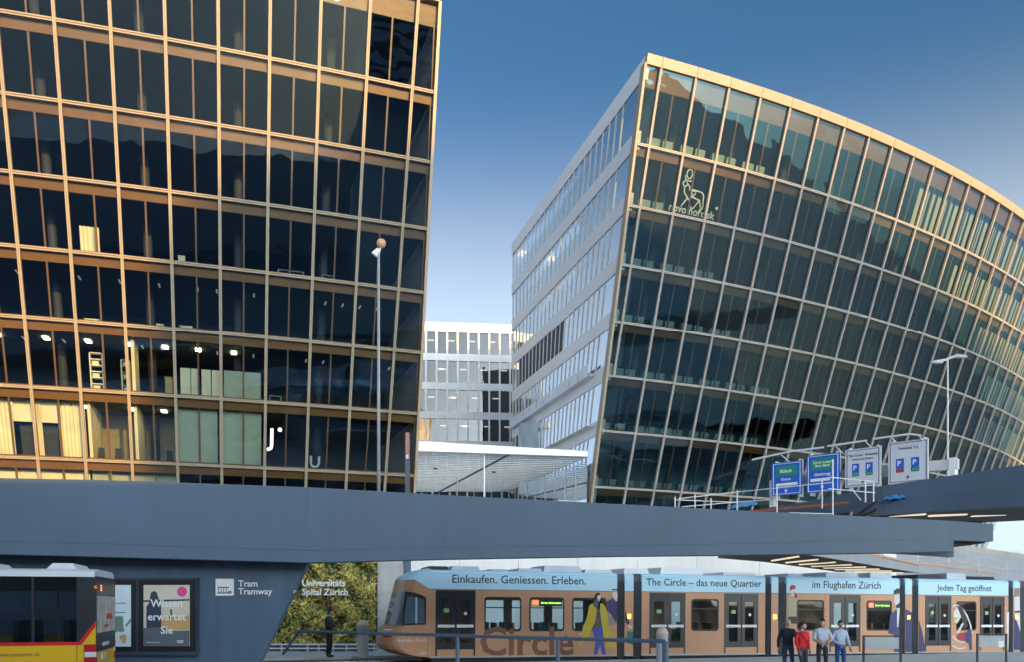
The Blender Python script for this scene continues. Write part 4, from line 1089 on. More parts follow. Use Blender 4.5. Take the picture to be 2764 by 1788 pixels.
# rear face
lbox('rear_panel', bus, -.05, 0, .061, 2.44, .32, 1.12, YEL)
lbox('rear_glazing', bus, -.05, .012, .03, 2.47, 1.12, 2.72, BDARK)
lbox('route_display', bus, .013, .02, .35, 1.15, 2.38, 2.58, mat('display_dark', (.05, .03, .02), .3))
for i, zz in enumerate((2.42, 2.47, 2.52)): lbox('display_digit', bus, .021, .025, .45, .62, zz, zz + .02, glow('amber_digits', (1, .3, .05), 1.2))
lbox('rear_advert', bus, .013, .02, .10, 2.38, 1.52, 2.30, mat('advert_grey', (.45, .44, .42), .5, 0, .35, 3))
lbox('advert_field', bus, .021, .024, 1.2, 2.0, 1.80, 1.92, REDP); lbox('advert_field', bus, .021, .024, .9, 1.5, 1.62, 1.68, REDP)
lbox('badge', bus, .013, .025, .8, 1.5, 1.22, 1.30, TAILW); lbox('badge', bus, .001, .02, .7, 1.2, .93, 1.07, TAILW)
for s in (0, 1):
    y0, y1 = ((-.012, .12) if s == 0 else (2.36, 2.51))
    tl = lbox('tail_light', bus, -.22, .006, y0, y1, .86, 1.285, BDARK)
    for z0, z1, m in ((.88, 1.0, TAILR), (1.02, 1.13, TAILW), (1.15, 1.27, TAILR)):
        lbox('lens', tl, -.21, .012, y0 - .006, y1 + .006, z0, z1, m)
lbox('marker_lamp', bus, -.03, .02, -.01, .05, 2.45, 2.52, mat('amber_lens', (.8, .25, .02), .2))
lbox('floor', bus, LB, -.06, .07, 2.43, .34, .80, BDARK)
holed('body_far_side', bus, LB, 0, .32, 2.72, [(-11.4, -.5, 1.4, 2.5)], 2.44, .06, YEL)
lbox('bus_front', bus, LB - .08, LB, 0, 2.5, .32, 2.8, YEL)
lquad('far_glazing', bus, -11.4, -.5, 2.42, 1.4, 2.5, GL_BUS)
for i in range(10):
    for y0 in (.2, 1.5):
        x0 = -1.0 - i * .95
        lbox('seat', bus, x0, x0 + .42, y0, y0 + .85, .8, 1.25, SEAT); lbox('seat_back', bus, x0 + .36, x0 + .46, y0, y0 + .85, 1.25, 1.78, SEAT)
for x in (-.9, -2.6, -4.4, -6.2):
    MB().tube((x, .95, .8), (x, .95, 2.65), .018, 6).build('grab_pole', YEL, bus, world=False)
MB().tube((-1.6, 1.2, 2.0), (-3.2, .4, 1.85), .02, 6).build('grab_pole', mat('pole_wood', (.5, .4, .3), .4), bus, world=False)
for x in (-3.35, -9.05):
    for y in (.16, 2.1):
        w = MB(); w.tube((x, y - .12, .48), (x, y + .16, .48), .47, 20); w = w.build('wheel', RUBBER, bus, world=False)
        MB().tube((x, y - .135, .48), (x, y - .121, .48), .27, 16).build('rim', STEEL, w, world=False)
Mi = Matrix.Translation((-1.45, -.008, 1.06)) @ Matrix.Rotation(R(90), 4, 'X')
text('www.postauto.ch', .09, INK, bus, Mi, 'lettering', .001, 'CENTER', width=.80, world=False)
for x in (-.36, -1.82): lbox('panel_joint', bus, x, x + .012, -.003, -.0005, .33, 1.27, BDARK)

# ------------------------------------------------------------------ tram
TB = mat('tram_copper', (0.60, 0.31, 0.17), 0.38, 0, .05, .6); TC = mat('tram_sky', (0.50, 0.78, 0.94), 0.38, 0, .03, .5)
TDK = mat('tram_door_dark', (.012, .018, .028), .3); TYEL = mat('tram_rail_yellow', (.62, .38, .01), .4); TSEAT = mat('tram_seat', (.42, .20, .05), .7); TTEAL = mat('tram_teal', (.03, .15, .16), .5); TGREY = mat('tram_roof_grey', (.50, .56, .62), .5)
TM = Matrix.Translation(TR_O) @ Matrix.Rotation(math.atan2(TR_T.y, TR_T.x), 4, 'Z') @ Matrix.Rotation(R(.41), 4, 'Y')
tram = thing('tram', 'copper and sky blue articulated tram with printed figures and lettering', 'tram', M=TM)
def U(px):
    q = (px - CXP) / FPX; return (q * TR_O.y - TR_O.x) / (TR_T.x - q * TR_T.y)
def ZU(px, py):
    u = U(px); Y = TR_O.y + TR_T.y * u; return EYE + (YH - py) / FPX * Y + u * math.tan(R(.41))
Z0, ZD0, ZD1, ZW0, ZW1, ZBL, ZT = .24, .52, 2.55, 1.17, 2.36, 2.63, 3.2
W = 2.4
GAUGE = []
def section(u0, u1, wins, doors, figure_gap=()):
    holes = [(U(a), U(b), ZW0, ZW1) for a, b in wins] + [(U(a), U(b), ZD0, ZD1) for a, b in doors]
    holed('body_side', tram, u0, u1, Z0, ZBL, holes, 0, .05, TB)
    holed('body_far_side', tram, u0, u1, Z0, ZBL, [h for h in holes if h[2] > .6], W - .05, .05, TB)
    rg = [(0, ZBL + .004), (0, ZT), (.04, ZT + .07), (.14, ZT + .11), (W - .14, ZT + .11), (W - .04, ZT + .07), (W, ZT), (W, ZBL + .004)]
    MB().loft([[Vector((u, y, z)) for y, z in rg] for u in (u0, u1)]).build('roof_band', TC, tram, world=False)
    lbox('floor', tram, u0, u1, .06, W - .06, Z0 + .02, Z0 + .16, TGREY)
    lbox('sill_strip', tram, u0, u1, -.012, -.001, Z0 - .02, Z0 + .05, mat('sill_grey', (.42, .42, .40), .5))
    for a, b in wins:
        a, b = U(a), U(b)
        surround('window_rim', tram, a, b, ZW0, ZW1, -.004, BLACK, .035, .10)
        lquad('window_pane', tram, a + .004, b - .004, .02, ZW0 + .004, ZW1 - .004, GL_V)
        lbox('vent_bar', tram, a + .005, b - .005, -.002, .018, 1.98, 2.02, BLACK)
        lquad('far_window_pane', tram, a, b, W - .03, ZW0, ZW1, GL_V)
        for x in (a + .1, (a + b) / 2 + .08):
            lbox('seat', tram, x, x + .42, .3, 1.0, .40, .85, TSEAT if (int(a * 3) % 2) else TTEAL); lbox('seat_back', tram, x + .36, x + .44, .3, 1.0, .85, 1.45, TSEAT if (int(a * 3) % 2) else TTEAL)
            lbox('seat', tram, x, x + .42, 1.5, 2.2, .40, .85, TTEAL); lbox('seat_back', tram, x + .36, x + .44, 1.5, 2.2, .85, 1.45, TTEAL)
    for a, b in doors:
        a, b = U(a), U(b); mdl = (a + b) / 2
        lbox('door_frame', tram, a - .03, b + .03, -.010, -.002, ZD1, ZD1 + .045, TDK)
        for x in (a, b): lbox('door_frame', tram, x - .03, x + .03, -.010, -.001, Z0 + .03, ZD1 - .001, TDK)
        for x0, x1 in ((a + .02, mdl - .012), (mdl + .012, b - .02)):
            w = x1 - x0; e = w * .22
            lf = holed('door_leaf', tram, x0, x1, ZD0, ZD1, [(x0 + e, x1 - e, ZD0 + .22, ZD1 - .28)], -.006, .04, TDK)
            lquad('door_glass', lf, x0 + e, x1 - e, .01, ZD0 + .22, ZD1 - .28, GL_V)
            lbox('door_sign', lf, x0 + .03, x1 - .02, -.010, -.0065, 1.29, 1.39, PAPER)
        lbox('green_sticker', tram, a + .02 + (mdl - a) * .35, a + .02 + (mdl - a) * .62, -.008, -.0065, 1.82, 1.96, mat('sticker_green', (.30, .55, .25), .5))
        c = Vector((mdl + (b - mdl) * .52, -.0085, 1.78)); MB().face([c + Vector((.06 * math.cos(2 * math.pi * i / 12), 0, .06 * math.sin(2 * math.pi * i / 12))) for i in range(12)]).build('round_button', PAPER, tram, world=False)
        for x in (a - .012, b): lbox('panel_joint', tram, x, x + .012, -.004, -.0005, Z0 + .03, ZD0, BLACK)
        MB().tube((mdl - .3, .5, .4), (mdl - .3, .5, 2.6), .02, 6).build('grab_pole', TYEL, tram, world=False)
    MB().tube((u0 + .2, .5, 2.30), (u1 - .2, .5, 2.30), .03, 6).build('grab_rail', TYEL, tram, world=False)
    MB().tube((u0 + .2, 1.9, 2.30), (u1 - .2, 1.9, 2.30), .03, 6).build('grab_rail', TYEL, tram, world=False)
    lbox('ceiling', tram, u0 + .02, u1 - .02, .06, W - .06, 2.58, 2.62, mat('tram_ceiling', (.55, .50, .40), .6))
    # seams, gutter and running gear
    lbox('roof_gutter', tram, u0, u1, -.022, -.001, ZBL - .012, ZBL + .012, mat('gutter_grey', (.30, .24, .20), .5))
    ns = int((u1 - u0) / 1.35)
    for i in range(1, ns):
        us_ = u0 + (u1 - u0) * i / ns
        if not any(h[0] - .06 < us_ < h[1] + .06 for h in holes): lbox('panel_joint', tram, us_, us_ + .008, -.0022, -.0004, Z0 + .06, ZBL - .02, mat('seam_brown', (.16, .08, .05), .6))
    if u1 - u0 > 2: lbox('panel_joint', tram, u0, u1, -.0022, -.0004, ZT - .02, ZT - .012, mat('seam_blue', (.20, .34, .44), .6))
    um = (u0 + u1) / 2
    lbox('underframe', tram, u0 + .1, u1 - .1, .12, W - .12, .05, Z0 - .001, RUBBER)

def bellows(u0, u1):
    n = 10; rings = []
    for i in range(n + 1):
        u = u0 + (u1 - u0) * i / n; o = .05 if i % 2 else .0
        rings.append([Vector((u, .02 + o, .12)), Vector((u, .02 + o, 3.0 - o)), Vector((u, W - .02 - o, 3.0 - o)), Vector((u, W - .02 - o, .12))])
    MB().loft(rings).build('bellows', mat('bellows_grey', (.13, .145, .155), .7, 0, .15), tram, world=False)
    lbox('bellows_top', tram, u0, u1, .15, W - .15, 3.0, 3.28, mat('bellows_cover', (.08, .09, .11), .6))

SEC = [(None, 1664.5), (1731, 2064.5), (2122, 2427), (2478, 2721)]
section(U(1160), U(1664.5), [(1308, 1405), (1429, 1521), (1545, 1634)], [(1177, 1280)])
section(U(1731), U(2064.5), [(1866, 1938)], [(1754, 1847), (1956, 2044)])
section(U(2122), U(2427), [(2151, 2223), (2339, 2406)], [(2240, 2320)])
section(U(2478), U(2721), [(2581, 2634)], [(2498, 2565), (2646, 2709)])
section(U(2775), U(2775) + 7.5, [], [])
for a, b, c, d in ((1665.5, 1685, 1709, 1730.5), (2065, 2081, 2100, 2121.5), (2427.5, 2442, 2461, 2477.5), (2721.5, 2734, 2752, 2774)):
    bellows(U(a), U(b)); bellows(U(c), U(d))
    section(U(b) + .003, U(c) - .003, [], [])
    lbox('side_lamp', tram, U((b + c) / 2) - .06, U((b + c) / 2) + .06, -.03, -.002, 1.62, 1.78, glow('side_marker', (1.0, .45, .05), 2.5))
# cab end, lofted from side profiles
chain = [(1156, 1534), (1112, 1543), (1088, 1556), (1079, 1566), (1071, 1600), (1051, 1689), (1037, 1696), (1024, 1724), (1026, 1742), (1034, 1755), (1059, 1768), (1082, 1773)]
ch = [(U(x), ZU(x, y)) for x, y in chain]
uE = U(1160) - .002
rings = []
ys = [0, .06, .22, .55, 1.2, 1.85, 2.18, 2.34, 2.4]; rt = [.62, .45, .26, .08, 0, .08, .26, .45, .62]; tz = [.11, .05, .02, 0, 0, 0, .02, .05, .11]
for y, r, tzz in zip(ys, rt, tz):
    pr = []
    for (u, z) in ch:
        f = max(0, min(1, (uE - u) / 1.6)); pr.append(Vector((u + r * f ** .5, y, z - (tzz if z > 3.0 else 0))))
    pr += [Vector((uE, y, Z0)), Vector((uE, y, ZBL)), Vector((uE, y, ZT + .11 - tzz))]
    rings.append(pr)
n = len(rings[0])
mb = MB(); kk = 0
for r in rings: mb.v += r
for a in range(len(rings) - 1):
    for i in range(n):
        j = (i + 1) % n; z = (rings[a][i].z + rings[a][j].z) / 2
        mb.f.append((a * n + i, a * n + j, (a + 1) * n + j, (a + 1) * n + i)); mb.mi.append(1 if (z > 2.75) else 0)
# near and far cheeks, split at the colour line
for a in (0, len(rings) - 1):
    r = rings[a]; k = len(mb.v)
    top = [r[i] for i in range(0, 4)]; bot = [r[i] for i in range(4, 12)]
    pe, pb, pt = r[12], r[13], r[14]
    mid = Vector((r[3].x + .02, r[3].y, 2.95))
    mb.face((top + [mid, pb, pt]), 1); mb.face(([mid] + bot + [pe, pb]), 0)
mb.build('cab_body', None, tram, world=False, mats=[TB, TC])
# windscreen and cab side window
mb = MB()
for a in range(0, len(rings) - 1):
    q = [rings[a][4], rings[a][5], rings[a + 1][5], rings[a + 1][4]]
    mb.quad(*[p + Vector((-.02, -.012 if p.y < 1.2 else .012, 0)) for p in q])
mb.build('windscreen', mat('screen_glass', (.16, .20, .22), .06), tram, world=False)
ws = [(1092, 1598), (1110, 1600), (1135, 1607), (1147, 1613), (1149, 1618), (1149, 1688), (1084, 1690), (1086, 1660)]
MB().face([Vector((U(x), -.008, ZU(x, y))) for x, y in ws][::-1]).build('cab_window_rim', BLACK, tram, world=False)
wi = [(1098, 1612), (1112, 1612), (1143, 1620), (1145, 1684), (1090, 1685), (1092, 1650)]
MB().face([Vector((U(x), -.013, ZU(x, y))) for x, y in wi][::-1]).build('cab_window_pane', mat('cab_glass', (.10, .15, .20), .07), tram, world=False)
lbox('window_reflection_post', tram, U(1120), U(1125), -.016, -.014, ZU(1122, 1684), ZU(1122, 1614), TGREY)
MB().ball((U(1046), .1, ZU(1044, 1718)), .16, 10, 6, (1.2, .6, .35)).build('tail_lamp', TAILR, tram, world=False)
MB().ball((U(1049), .06, ZU(1046, 1703)), .16, 10, 6, (1.2, .5, .2)).build('head_lamp', TAILW, tram, world=False)
lbox('panel_joint', tram, U(1153), U(1153) + .012, -.003, -.0005, Z0 + .03, 1.2, INK)
# roof equipment
for x0, x1, h, m in ((1157, 1215, .14, BDARK), (1220, 1300, .16, TGREY), (1328, 1376, .08, TGREY), (1402, 1470, .12, TGREY), (1472, 1576, .24, TGREY), (1584, 1660, .12, BWHITE), (1690, 1760, .20, BWHITE),
                     (1790, 1906, .26, BWHITE), (1960, 2050, .12, BWHITE), (2136, 2180, .12, TGREY), (2240, 2330, .20, TGREY), (2360, 2420, .22, TGREY), (2488, 2560, .18, BDARK), (2568, 2622, .26, TGREY), (2626, 2700, .14, BDARK)):
    u0, u1 = U(x0), U(x1)
    MB().loft([[Vector((u, .28, 3.31)), Vector((u + s * .06, .34, 3.31 + h)), Vector((u + s * .06, 2.0, 3.31 + h)), Vector((u, 2.1, 3.31))] for u, s in ((u0, 1), (u1, -1))]).build('roof_unit', m, tram, world=False)
# lettering
def tt(body, x0, x1, py, size, m, y=-.006, bold=.0):
    Mx = Matrix.Translation((U(x0), y, ZU((x0 + x1) / 2, py))) @ Matrix.Rotation(R(90), 4, 'X')
    return text(body, size, m, tram, Mx, 'lettering', .001, 'LEFT', width=U(x1) - U(x0), world=False, bold=bold)
tt('Einkaufen. Geniessen. Erleben.', 1217, 1578, 1577, .4, INK, bold=.004)
tt('The Circle – das neue Quartier', 1743, 2054, 1584, .4, INK, bold=.004)
tt('im Flughafen Zürich', 2190, 2375, 1590, .4, INK, bold=.004)
tt('Jeden Tag geöffnet', 2529, 2677, 1597, .4, INK, bold=.004)
tt('Flughafen Zürich', 1068, 1151, 1734, .2, PAPER, -.004)
tt('3071', 1134, 1151, 1769, .1, PAPER, -.004)
tt('Circle', 1293, 1546, 1770, .9, mat('ghost_brown', (.23, .10, .055), .4), -.0045, .02)
# line and destination displays
for x0, x1 in ((1431, 1519), (2341, 2404)):
    u0, u1 = U(x0), U(x1)
    dsp = lbox('destination_display', tram, u0 + .03, u1 - .03, .003, .015, 2.06, 2.32, TDK)
    w = u1 - u0
    lbox('line_number_field', dsp, u0 + .06, u0 + .06 + w * .2, -.001, .002, 2.10, 2.28, glow('display_red', (1.0, .10, .03), 1.6))
    text('10', .14, PAPER, dsp, Matrix.Translation((u0 + .06 + w * .1, -.004, 2.14)) @ Matrix.Rotation(R(90), 4, 'X'), 'lettering', .001, world=False)
    text('Zürich, Bahnhofplatz', .1, glow('display_green', (.45, 1.0, .08), 1.6), dsp, Matrix.Translation((u0 + .12 + w * .22, -.002, 2.15)) @ Matrix.Rotation(R(90), 4, 'X'), 'lettering', .001, 'LEFT', width=w * .62, world=False)
# printed advertising figures
FY = mat('print_yellow', (.66, .50, .03), .5, 0, .04); FB = mat('print_blue', (.05, .10, .45), .5); FN = mat('print_navy', (.045, .045, .16), .5); FW = mat('print_skin', (.72, .62, .58), .5); FK = mat('print_black', (.02, .02, .025), .5)
FG = mat('print_grey', (.10, .09, .10), .5); FBAG = mat('print_bag', (.33, .29, .27), .5); FT = mat('print_teal', (.02, .17, .17), .5); FR = mat('print_red', (.40, .03, .06), .5); FBE = mat('print_beige', (.52, .42, .28), .5); FIV = mat('print_ivory', (.72, .70, .68), .5)
fl = [0]
def fig(pts, m, off=0, sx=1, ox=0, oy=0):
    """printed patch: pixel outline in the photo, laid on the tram side"""
    fl[0] += 1
    y = -.0085 - .0012 * (fl[0] % 12)
    return MB().face([Vector((U(x), y, ZU(x, yy_))) for x, yy_ in pts]).build('printed_figure', m, tram, world=False)
def Z3(*p): return [(1540 + x / 7.064, 1570 + y / 7.064) for x, y in p]      # from the enlarged detail
fig(Z3((470, 530), (560, 530), (570, 700), (610, 900), (440, 900), (460, 700)), FG)
fig(Z3((410, 900), (605, 900), (620, 1080), (670, 1415), (600, 1415), (560, 1230), (500, 1415), (440, 1415), (470, 1180)), FB)
fig(Z3((350, 470), (420, 420), (480, 430), (490, 560), (470, 760), (400, 930), (300, 1090), (170, 1260), (160, 1210), (205, 1040), (230, 880), (300, 700)), FY)
fig(Z3((555, 430), (600, 425), (650, 480), (690, 590), (720, 880), (780, 980), (860, 1250), (660, 1275), (620, 1000), (580, 780), (555, 560)), FY)
fig(Z3((450, 270), (480, 230), (540, 225), (560, 270), (530, 320), (440, 325)), FK)
fig(Z3((500, 280), (560, 265), (565, 320), (540, 390), (505, 395)), FW)
fig(Z3((430, 390), (500, 330), (530, 400), (500, 530), (430, 480)), FG)
fig(Z3((150, 1040), (185, 980), (215, 990), (190, 1030)), FW)
fig(Z3((600, 325), (660, 330), (665, 400), (600, 410), (570, 370)), FK)
fig(Z3((680, 390), (790, 330), (870, 390), (870, 800), (800, 700), (730, 600), (680, 560)), FN)
fig(Z3((790, 180), (860, 170), (885, 250), (880, 380), (850, 390), (810, 320), (775, 270)), FW)
fig(Z3((780, 155), (870, 150), (885, 190), (790, 195)), FK)
fig(Z3((815, 390), (880, 390), (880, 690), (820, 640)), FK)
fig(Z3((640, 710), (830, 670), (880, 800), (660, 880)), FBAG)
fig(Z3((740, 620), (770, 600), (780, 650), (745, 660)), FW)
fig(Z3((1035, 560), (1060, 640), (1125, 800), (1080, 840), (1035, 760)), FN)
fig(Z3((1085, 850), (1125, 830), (1170, 880), (1155, 910), (1110, 895)), FW)
fig(Z3((1075, 960), (1190, 960), (1190, 1220), (1060, 1180)), FT)
def Z5(*p): return [(2064 + x * .294, 1450 + y * .294) for x, y in p]
fig(Z5((215, 540), (290, 545), (290, 650), (280, 735), (215, 735), (205, 640)), FBE)
fig(Z5((222, 470), (240, 445), (270, 450), (280, 480), (255, 500), (230, 500)), FR)
fig(Z5((232, 495), (272, 478), (275, 540), (240, 545)), FIV)
fig(Z5((266, 510), (290, 530), (290, 565), (268, 560)), FR)
fig(Z5((215, 735), (290, 735), (290, 800), (215, 800)), FK)
fig(Z5((1180, 500), (1210, 475), (1235, 480), (1235, 535), (1180, 535)), FK)
fig(Z5((1185, 530), (1232, 525), (1236, 600), (1200, 640), (1185, 600)), FIV)
fig(Z5((1200, 630), (1236, 610), (1236, 655), (1205, 655)), FK)
fig(Z5((1150, 720), (1180, 690), (1236, 650), (1236, 1060), (1185, 1060), (1180, 900), (1130, 890)), FN)
fig(Z5((1210, 660), (1236, 655), (1234, 700), (1222, 835), (1212, 830)), FIV)
fig(Z5((1290, 665), (1348, 700), (1348, 1060), (1290, 1060)), FN)
fig(Z5((1412, 760), (1440, 860), (1480, 1055), (1412, 1060)), FN)
fig(Z5((1725, 700), (1760, 640), (1790, 690), (1800, 740), (1760, 800), (1730, 780)), FIV)
fig(Z5((1760, 640), (1800, 640), (1850, 740), (1860, 830), (1820, 860), (1800, 740)), FK)
fig(Z5((1755, 890), (1810, 790), (1825, 800), (1780, 890)), FIV)
fig(Z5((1770, 890), (1835, 880), (1835, 960), (1790, 955), (1760, 930)), FR)
fig(Z5((1835, 880), (1895, 850), (1900, 1040), (1880, 1040), (1870, 980), (1835, 970)), FN)
def curve(pts, m, w):
    for a, b in zip(pts, pts[1:]):
        dx, dy = b[0] - a[0], b[1] - a[1]; l = math.hypot(dx, dy); nx, ny = -dy / l * w, dx / l * w
        fig(Z5((a[0] + nx, a[1] + ny), (b[0] + nx, b[1] + ny), (b[0] - nx, b[1] - ny), (a[0] - nx, a[1] - ny)), m)
curve([(1725, 640), (1760, 628), (1800, 650), (1850, 720), (1885, 810), (1900, 890)], FIV, 7)
curve([(1722, 910), (1760, 955), (1800, 970), (1850, 968)], FIV, 7)
curve([(1722, 1000), (1770, 1030), (1820, 1028), (1840, 1015)], FIV, 7)
fig(Z5((1728, 740), (1760, 745), (1755, 775), (1728, 770)), FY)
fig(Z5((2215, 700), (2240, 690), (2236, 1040), (2222, 1040)), FIV)
fig(Z5((2285, 560), (2336, 540), (2340, 690), (2345, 880), (2320, 800), (2290, 700)), FIV)
fig(Z5((2285, 720), (2320, 800), (2345, 880), (2345, 1040), (2285, 1040)), FN)
fig(Z5((2288, 470), (2336, 475), (2336, 545), (2285, 555)), mat('print_tan', (.30, .20, .15), .5))
fig(Z5((2290, 685), (2338, 680), (2338, 700), (2290, 700)), FK)

# ------------------------------------------------------------------ people
SKIN = mat('skin', (.56, .36, .28), .55, 0, .05); SHOE = mat('shoe', (.04, .035, .03), .6)
def person(label, loc, rotz, top, legs, joints, hair, hair_m, sleeve='long', scale=1.0, strap=None, cap=False):
    t = thing('person', label, 'person', M=Matrix.Translation(loc) @ Matrix.Rotation(rotz, 4, 'Z') @ Matrix.Scale(scale, 4), group='people on the platform')
    J = dict(pelvis=(0, 0, .95), belly=(0, 0, 1.10), chest=(0, .01, 1.32), neck0=(0, .01, 1.45), neck=(0, -.005, 1.53),
             shL=(.18, .01, 1.40), elL=(.25, .03, 1.14), wrL=(.25, -.05, .90), shR=(-.18, .01, 1.40), elR=(-.25, .03, 1.14), wrR=(-.25, -.05, .90),
             hiL=(.095, 0, .90), knL=(.11, -.02, .50), anL=(.11, .03, .09), toL=(.13, -.14, .04), hiR=(-.095, 0, .90), knR=(-.11, -.02, .50), anR=(-.11, .03, .09), toR=(-.13, -.14, .04))
    J.update({k: v for k, v in joints.items() if k not in ('look', 'head')})
    rad = dict(pelvis=(.155, .115), belly=(.15, .11), chest=(.165, .115), neck0=(.085, .08), neck=(.055, .055), shL=(.075, .075), elL=(.055, .055), wrL=(.036, .036), hiL=(.095, .10), knL=(.068, .068), anL=(.048, .05), toL=(.045, .035))
    for k in ('sh', 'el', 'wr', 'hi', 'kn', 'an', 'to'): rad[k + 'R'] = rad[k + 'L']
    names = list(J); E = [('pelvis', 'belly'), ('belly', 'chest'), ('chest', 'neck0'), ('neck0', 'neck'), ('chest', 'shL'), ('shL', 'elL'), ('elL', 'wrL'), ('chest', 'shR'), ('shR', 'elR'), ('elR', 'wrR'),
                          ('pelvis', 'hiL'), ('hiL', 'knL'), ('knL', 'anL'), ('anL', 'toL'), ('pelvis', 'hiR'), ('hiR', 'knR'), ('knR', 'anR'), ('anR', 'toR')]
    me = bpy.data.meshes.new('tmpbody'); me.from_pydata([J[k] for k in names], [(names.index(a), names.index(b)) for a, b in E], [])
    tmp = bpy.data.objects.new('tmpbody', me); col.objects.link(tmp)
    tmp.modifiers.new('skin', 'SKIN'); sub = tmp.modifiers.new('sub', 'SUBSURF'); sub.levels = 1; sub.render_levels = 1
    for k, sv in zip(names, me.skin_vertices[0].data):
        sv.radius = rad[k]; sv.use_root = k == 'pelvis'
    dg = bpy.context.evaluated_depsgraph_get(); bm_ = bpy.data.meshes.new_from_object(tmp.evaluated_get(dg))
    bpy.data.objects.remove(tmp)
    mb = MB(); mb.v = [v.co.copy() for v in bm_.vertices]
    def near(p, a, b):
        a, b = Vector(J[a]), Vector(J[b]); d = b - a; s = max(0, min(1, (p - a).dot(d) / d.length_squared)); return (p - a - d * s).length, s
    for f in bm_.polygons:
        c = f.center; mi = 0
        best = min((near(c, a, b)[0], a, b) for a, b in E)
        a, b = best[1], best[2]; s = near(c, a, b)[1]
        if a in ('hiL', 'hiR', 'knL', 'knR'): mi = 1
        elif a in ('anL', 'anR'): mi = 3
        elif b in ('hiL', 'hiR'): mi = 1
        elif a == 'pelvis' and c.z < .93: mi = 1
        elif a in ('elL', 'elR') and sleeve == 'short' and s > .1: mi = 2
        elif a == 'neck0' and c.z > 1.49: mi = 2
        mb.f.append(tuple(f.vertices)); mb.mi.append(mi)
    # head with nose, ears and brow
    hx, hy, hz = joints.get('head', (0, -.03, 1.645)); ht = joints.get('look', 0.0)
    k0 = len(mb.v); mb.ball((0, 0, 0), .105, 16, 12, (.76, .95, 1.14), 2)
    for v in mb.v[k0:]:
        if v.z < -.03: v.x *= 1 - (-.03 - v.z) * 3.2; v.y -= .012
        if v.y < -.07 and abs(v.z + .012) < .03 and abs(v.x) < .03: v.y -= .022
    for s in (-1, 1):
        mb.ball((s * .080, .01, -.005), .022, 6, 5, (.5, .8, 1.3), 2)
        mb.ball((s * .030, -.088, .012), .010, 6, 5, (1.3, .6, .8), 4)
    mb.ball((0, -.092, -.055), .016, 6, 4, (1.5, .4, .4), 5)
    Rm = Matrix.Translation((hx, hy, hz)) @ Matrix.Rotation(ht, 4, 'Z')
    for i in range(k0, len(mb.v)): mb.v[i] = Rm @ mb.v[i]
    # hands: palm and five fingers each
    for side, el, wr in ((1, 'elL', 'wrL'), (-1, 'elR', 'wrR')):
        w = Vector(J[wr]); d = (w - Vector(J[el])).normalized(); sd = Vector((0, -1, 0)) if abs(d.y) < .8 else Vector((side, 0, 0)); sd = (sd - d * sd.dot(d)).normalized(); nn = d.cross(sd)
        p0 = w + d * .0; 
        mb.loft([[p0 + sd * a + nn * b for a, b in ((-.028, -.016), (.028, -.016), (.028, .016), (-.028, .016))], [w + d * .05 + sd * a + nn * b for a, b in ((-.040, -.014), (.040, -.014), (.040, .014), (-.040, .014))], [w + d * .095 + sd * a + nn * b for a, b in ((-.038, -.011), (.038, -.011), (.038, .011), (-.038, .011))]], mi=2)
        for i, ln in enumerate((.062, .072, .078, .07)):
            b0 = w + d * .09 + sd * (-.029 + i * .0195); b1 = b0 + d * ln * .5 - nn * .008 * side; b2 = b1 + d * ln * .4 - nn * .024 * side
            mb.tube(b0, b1, .0092, 6, .0085, 2); mb.tube(b1, b2, .0085, 6, .007, 2)
        b0 = w + d * .03 + sd * .036; b1 = b0 + sd * .028 + d * .03; mb.tube(b0, b1, .011, 6, .010, 2); mb.tube(b1, b1 + d * .032, .010, 6, .008, 2)
    mb.build('body', None, t, world=False, smooth=True, mats=[top, legs, SKIN, SHOE, INK, mat('lip', (.38, .16, .14), .5)])
    if hair:
        hb = MB(); k0 = 0; hb.ball((0, .012, .018), .112, 16, 10, (.80, .98, 1.10), 0)
        keep = []
        for f in hb.f:
            c = sum((hb.v[i] for i in f), Vector()) / len(f)
            if c.z > (.045 if c.y < -.02 else (-.03 if c.y < .05 else -.07)): keep.append(f)
        hb.f = keep; hb.mi = [0] * len(keep)
        if cap: hb.ball((0, -.10, .062), .07, 10, 4, (.95, 1.0, .14), 0)
        hb.v = [Rm @ v for v in hb.v]
        hb.build('cap' if cap else 'hair', hair_m, t, world=False, smooth=True)
    if strap:
        pts = [Vector((-.15, -.10, 1.43)), Vector((-.04, -.155, 1.28)), Vector((.10, -.150, 1.08)), Vector((.17, -.10, .97))]
        MB().path(pts, .014, 5).build('bag_strap', strap, t, world=False)
    return t
def cloth(n, c): return mat(n, c, .85, 0, .14, 9, .25, 30)
HAIRD = mat('dark_hair', (.03, .026, .024), .7)
def ppl(px, Y): p = at(px, 1700, Y); return (p.x, Y, 0)
person('bald person in black sweater and dark jeans, leftmost of four', ppl(2127, 25.0), R(-4), cloth('black_knit', (.012, .016, .026)), cloth('dark_denim', (.025, .05, .10)),
       dict(elL=(.27, .04, 1.13), wrL=(.28, -.03, .88), elR=(-.28, .04, 1.13), wrR=(-.31, -.04, .88), knL=(.10, -.10, .52)), False, None, scale=.955)
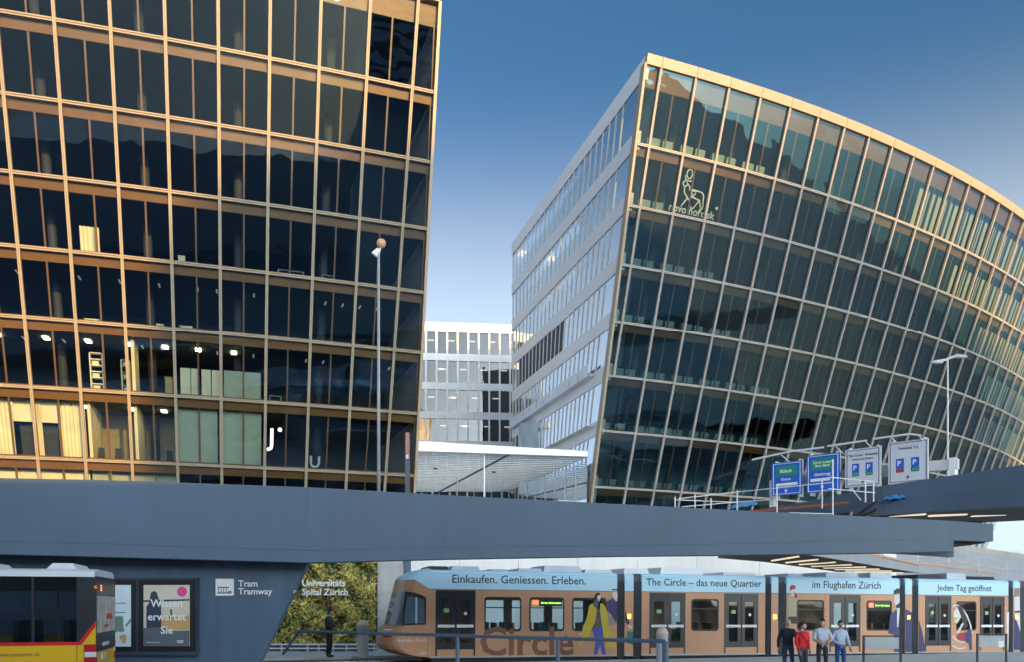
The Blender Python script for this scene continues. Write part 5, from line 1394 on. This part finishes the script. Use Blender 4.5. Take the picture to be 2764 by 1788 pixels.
person('person in red hooded top with a dark shoulder strap', ppl(2166, 24.6), R(14), cloth('red_fleece', (.70, .02, .04)), cloth('charcoal_trousers', (.035, .042, .06)),
       dict(elL=(.24, .05, 1.13), wrL=(.23, -.02, .88), elR=(-.25, -.02, 1.12), wrR=(-.20, -.14, .86), look=R(38), knR=(-.10, -.12, .52), anR=(-.10, -.06, .10), toR=(-.12, -.22, .05)), True, HAIRD, scale=.91, strap=cloth('strap', (.05, .015, .02)))
person('person in pale blue short sleeved shirt and black cap, hands together', ppl(2219, 25.0), R(-6), cloth('pale_blue_cotton', (.48, .58, .70)), cloth('dark_slacks', (.03, .034, .05)),
       dict(elL=(.29, -.02, 1.14), wrL=(.10, -.24, 1.04), elR=(-.27, -.03, 1.13), wrR=(-.02, -.25, 1.00), look=R(-22), head=(0, -.04, 1.64)), True, mat('cap_black', (.012, .014, .02), .8), 'short', .96, cap=True)
person('person in light grey blue sweater and blue jeans, rightmost of four', ppl(2268, 25.2), R(6), cloth('grey_blue_sweater', (.46, .54, .70)), cloth('blue_denim', (.025, .10, .30)),
       dict(elL=(.27, .02, 1.14), wrL=(.30, -.06, .90), elR=(-.28, -.02, 1.14), wrR=(-.10, -.20, 1.00)), True, HAIRD, scale=.925)
pz = ppl(888, 31.3)
person('person in dark green jacket looking at a phone beside the green wall', (pz[0], pz[1], .134), R(78), cloth('dark_green_shell', (.022, .038, .034)), cloth('black_trousers', (.016, .018, .022)),
       dict(elL=(.24, -.04, 1.13), wrL=(.08, -.30, 1.16), elR=(-.24, -.04, 1.13), wrR=(-.06, -.28, 1.15), head=(0, -.07, 1.63), neck=(0, -.03, 1.53)), True, HAIRD, scale=1.03)
ph = thing('phone', 'small phone held by the person in the green jacket', 'phone', (pz[0] + .36, pz[1] - .1, 1.36))
MB().box(pz[0] + .33, pz[0] + .345, pz[1] - .12, pz[1] - .04, 1.30, 1.44).build('case', BLACK, ph)
MB().box(pz[0] + .325, pz[0] + .3295, pz[1] - .115, pz[1] - .045, 1.305, 1.435).build('screen', mat('phone_glass', (.25, .30, .35), .1), ph)
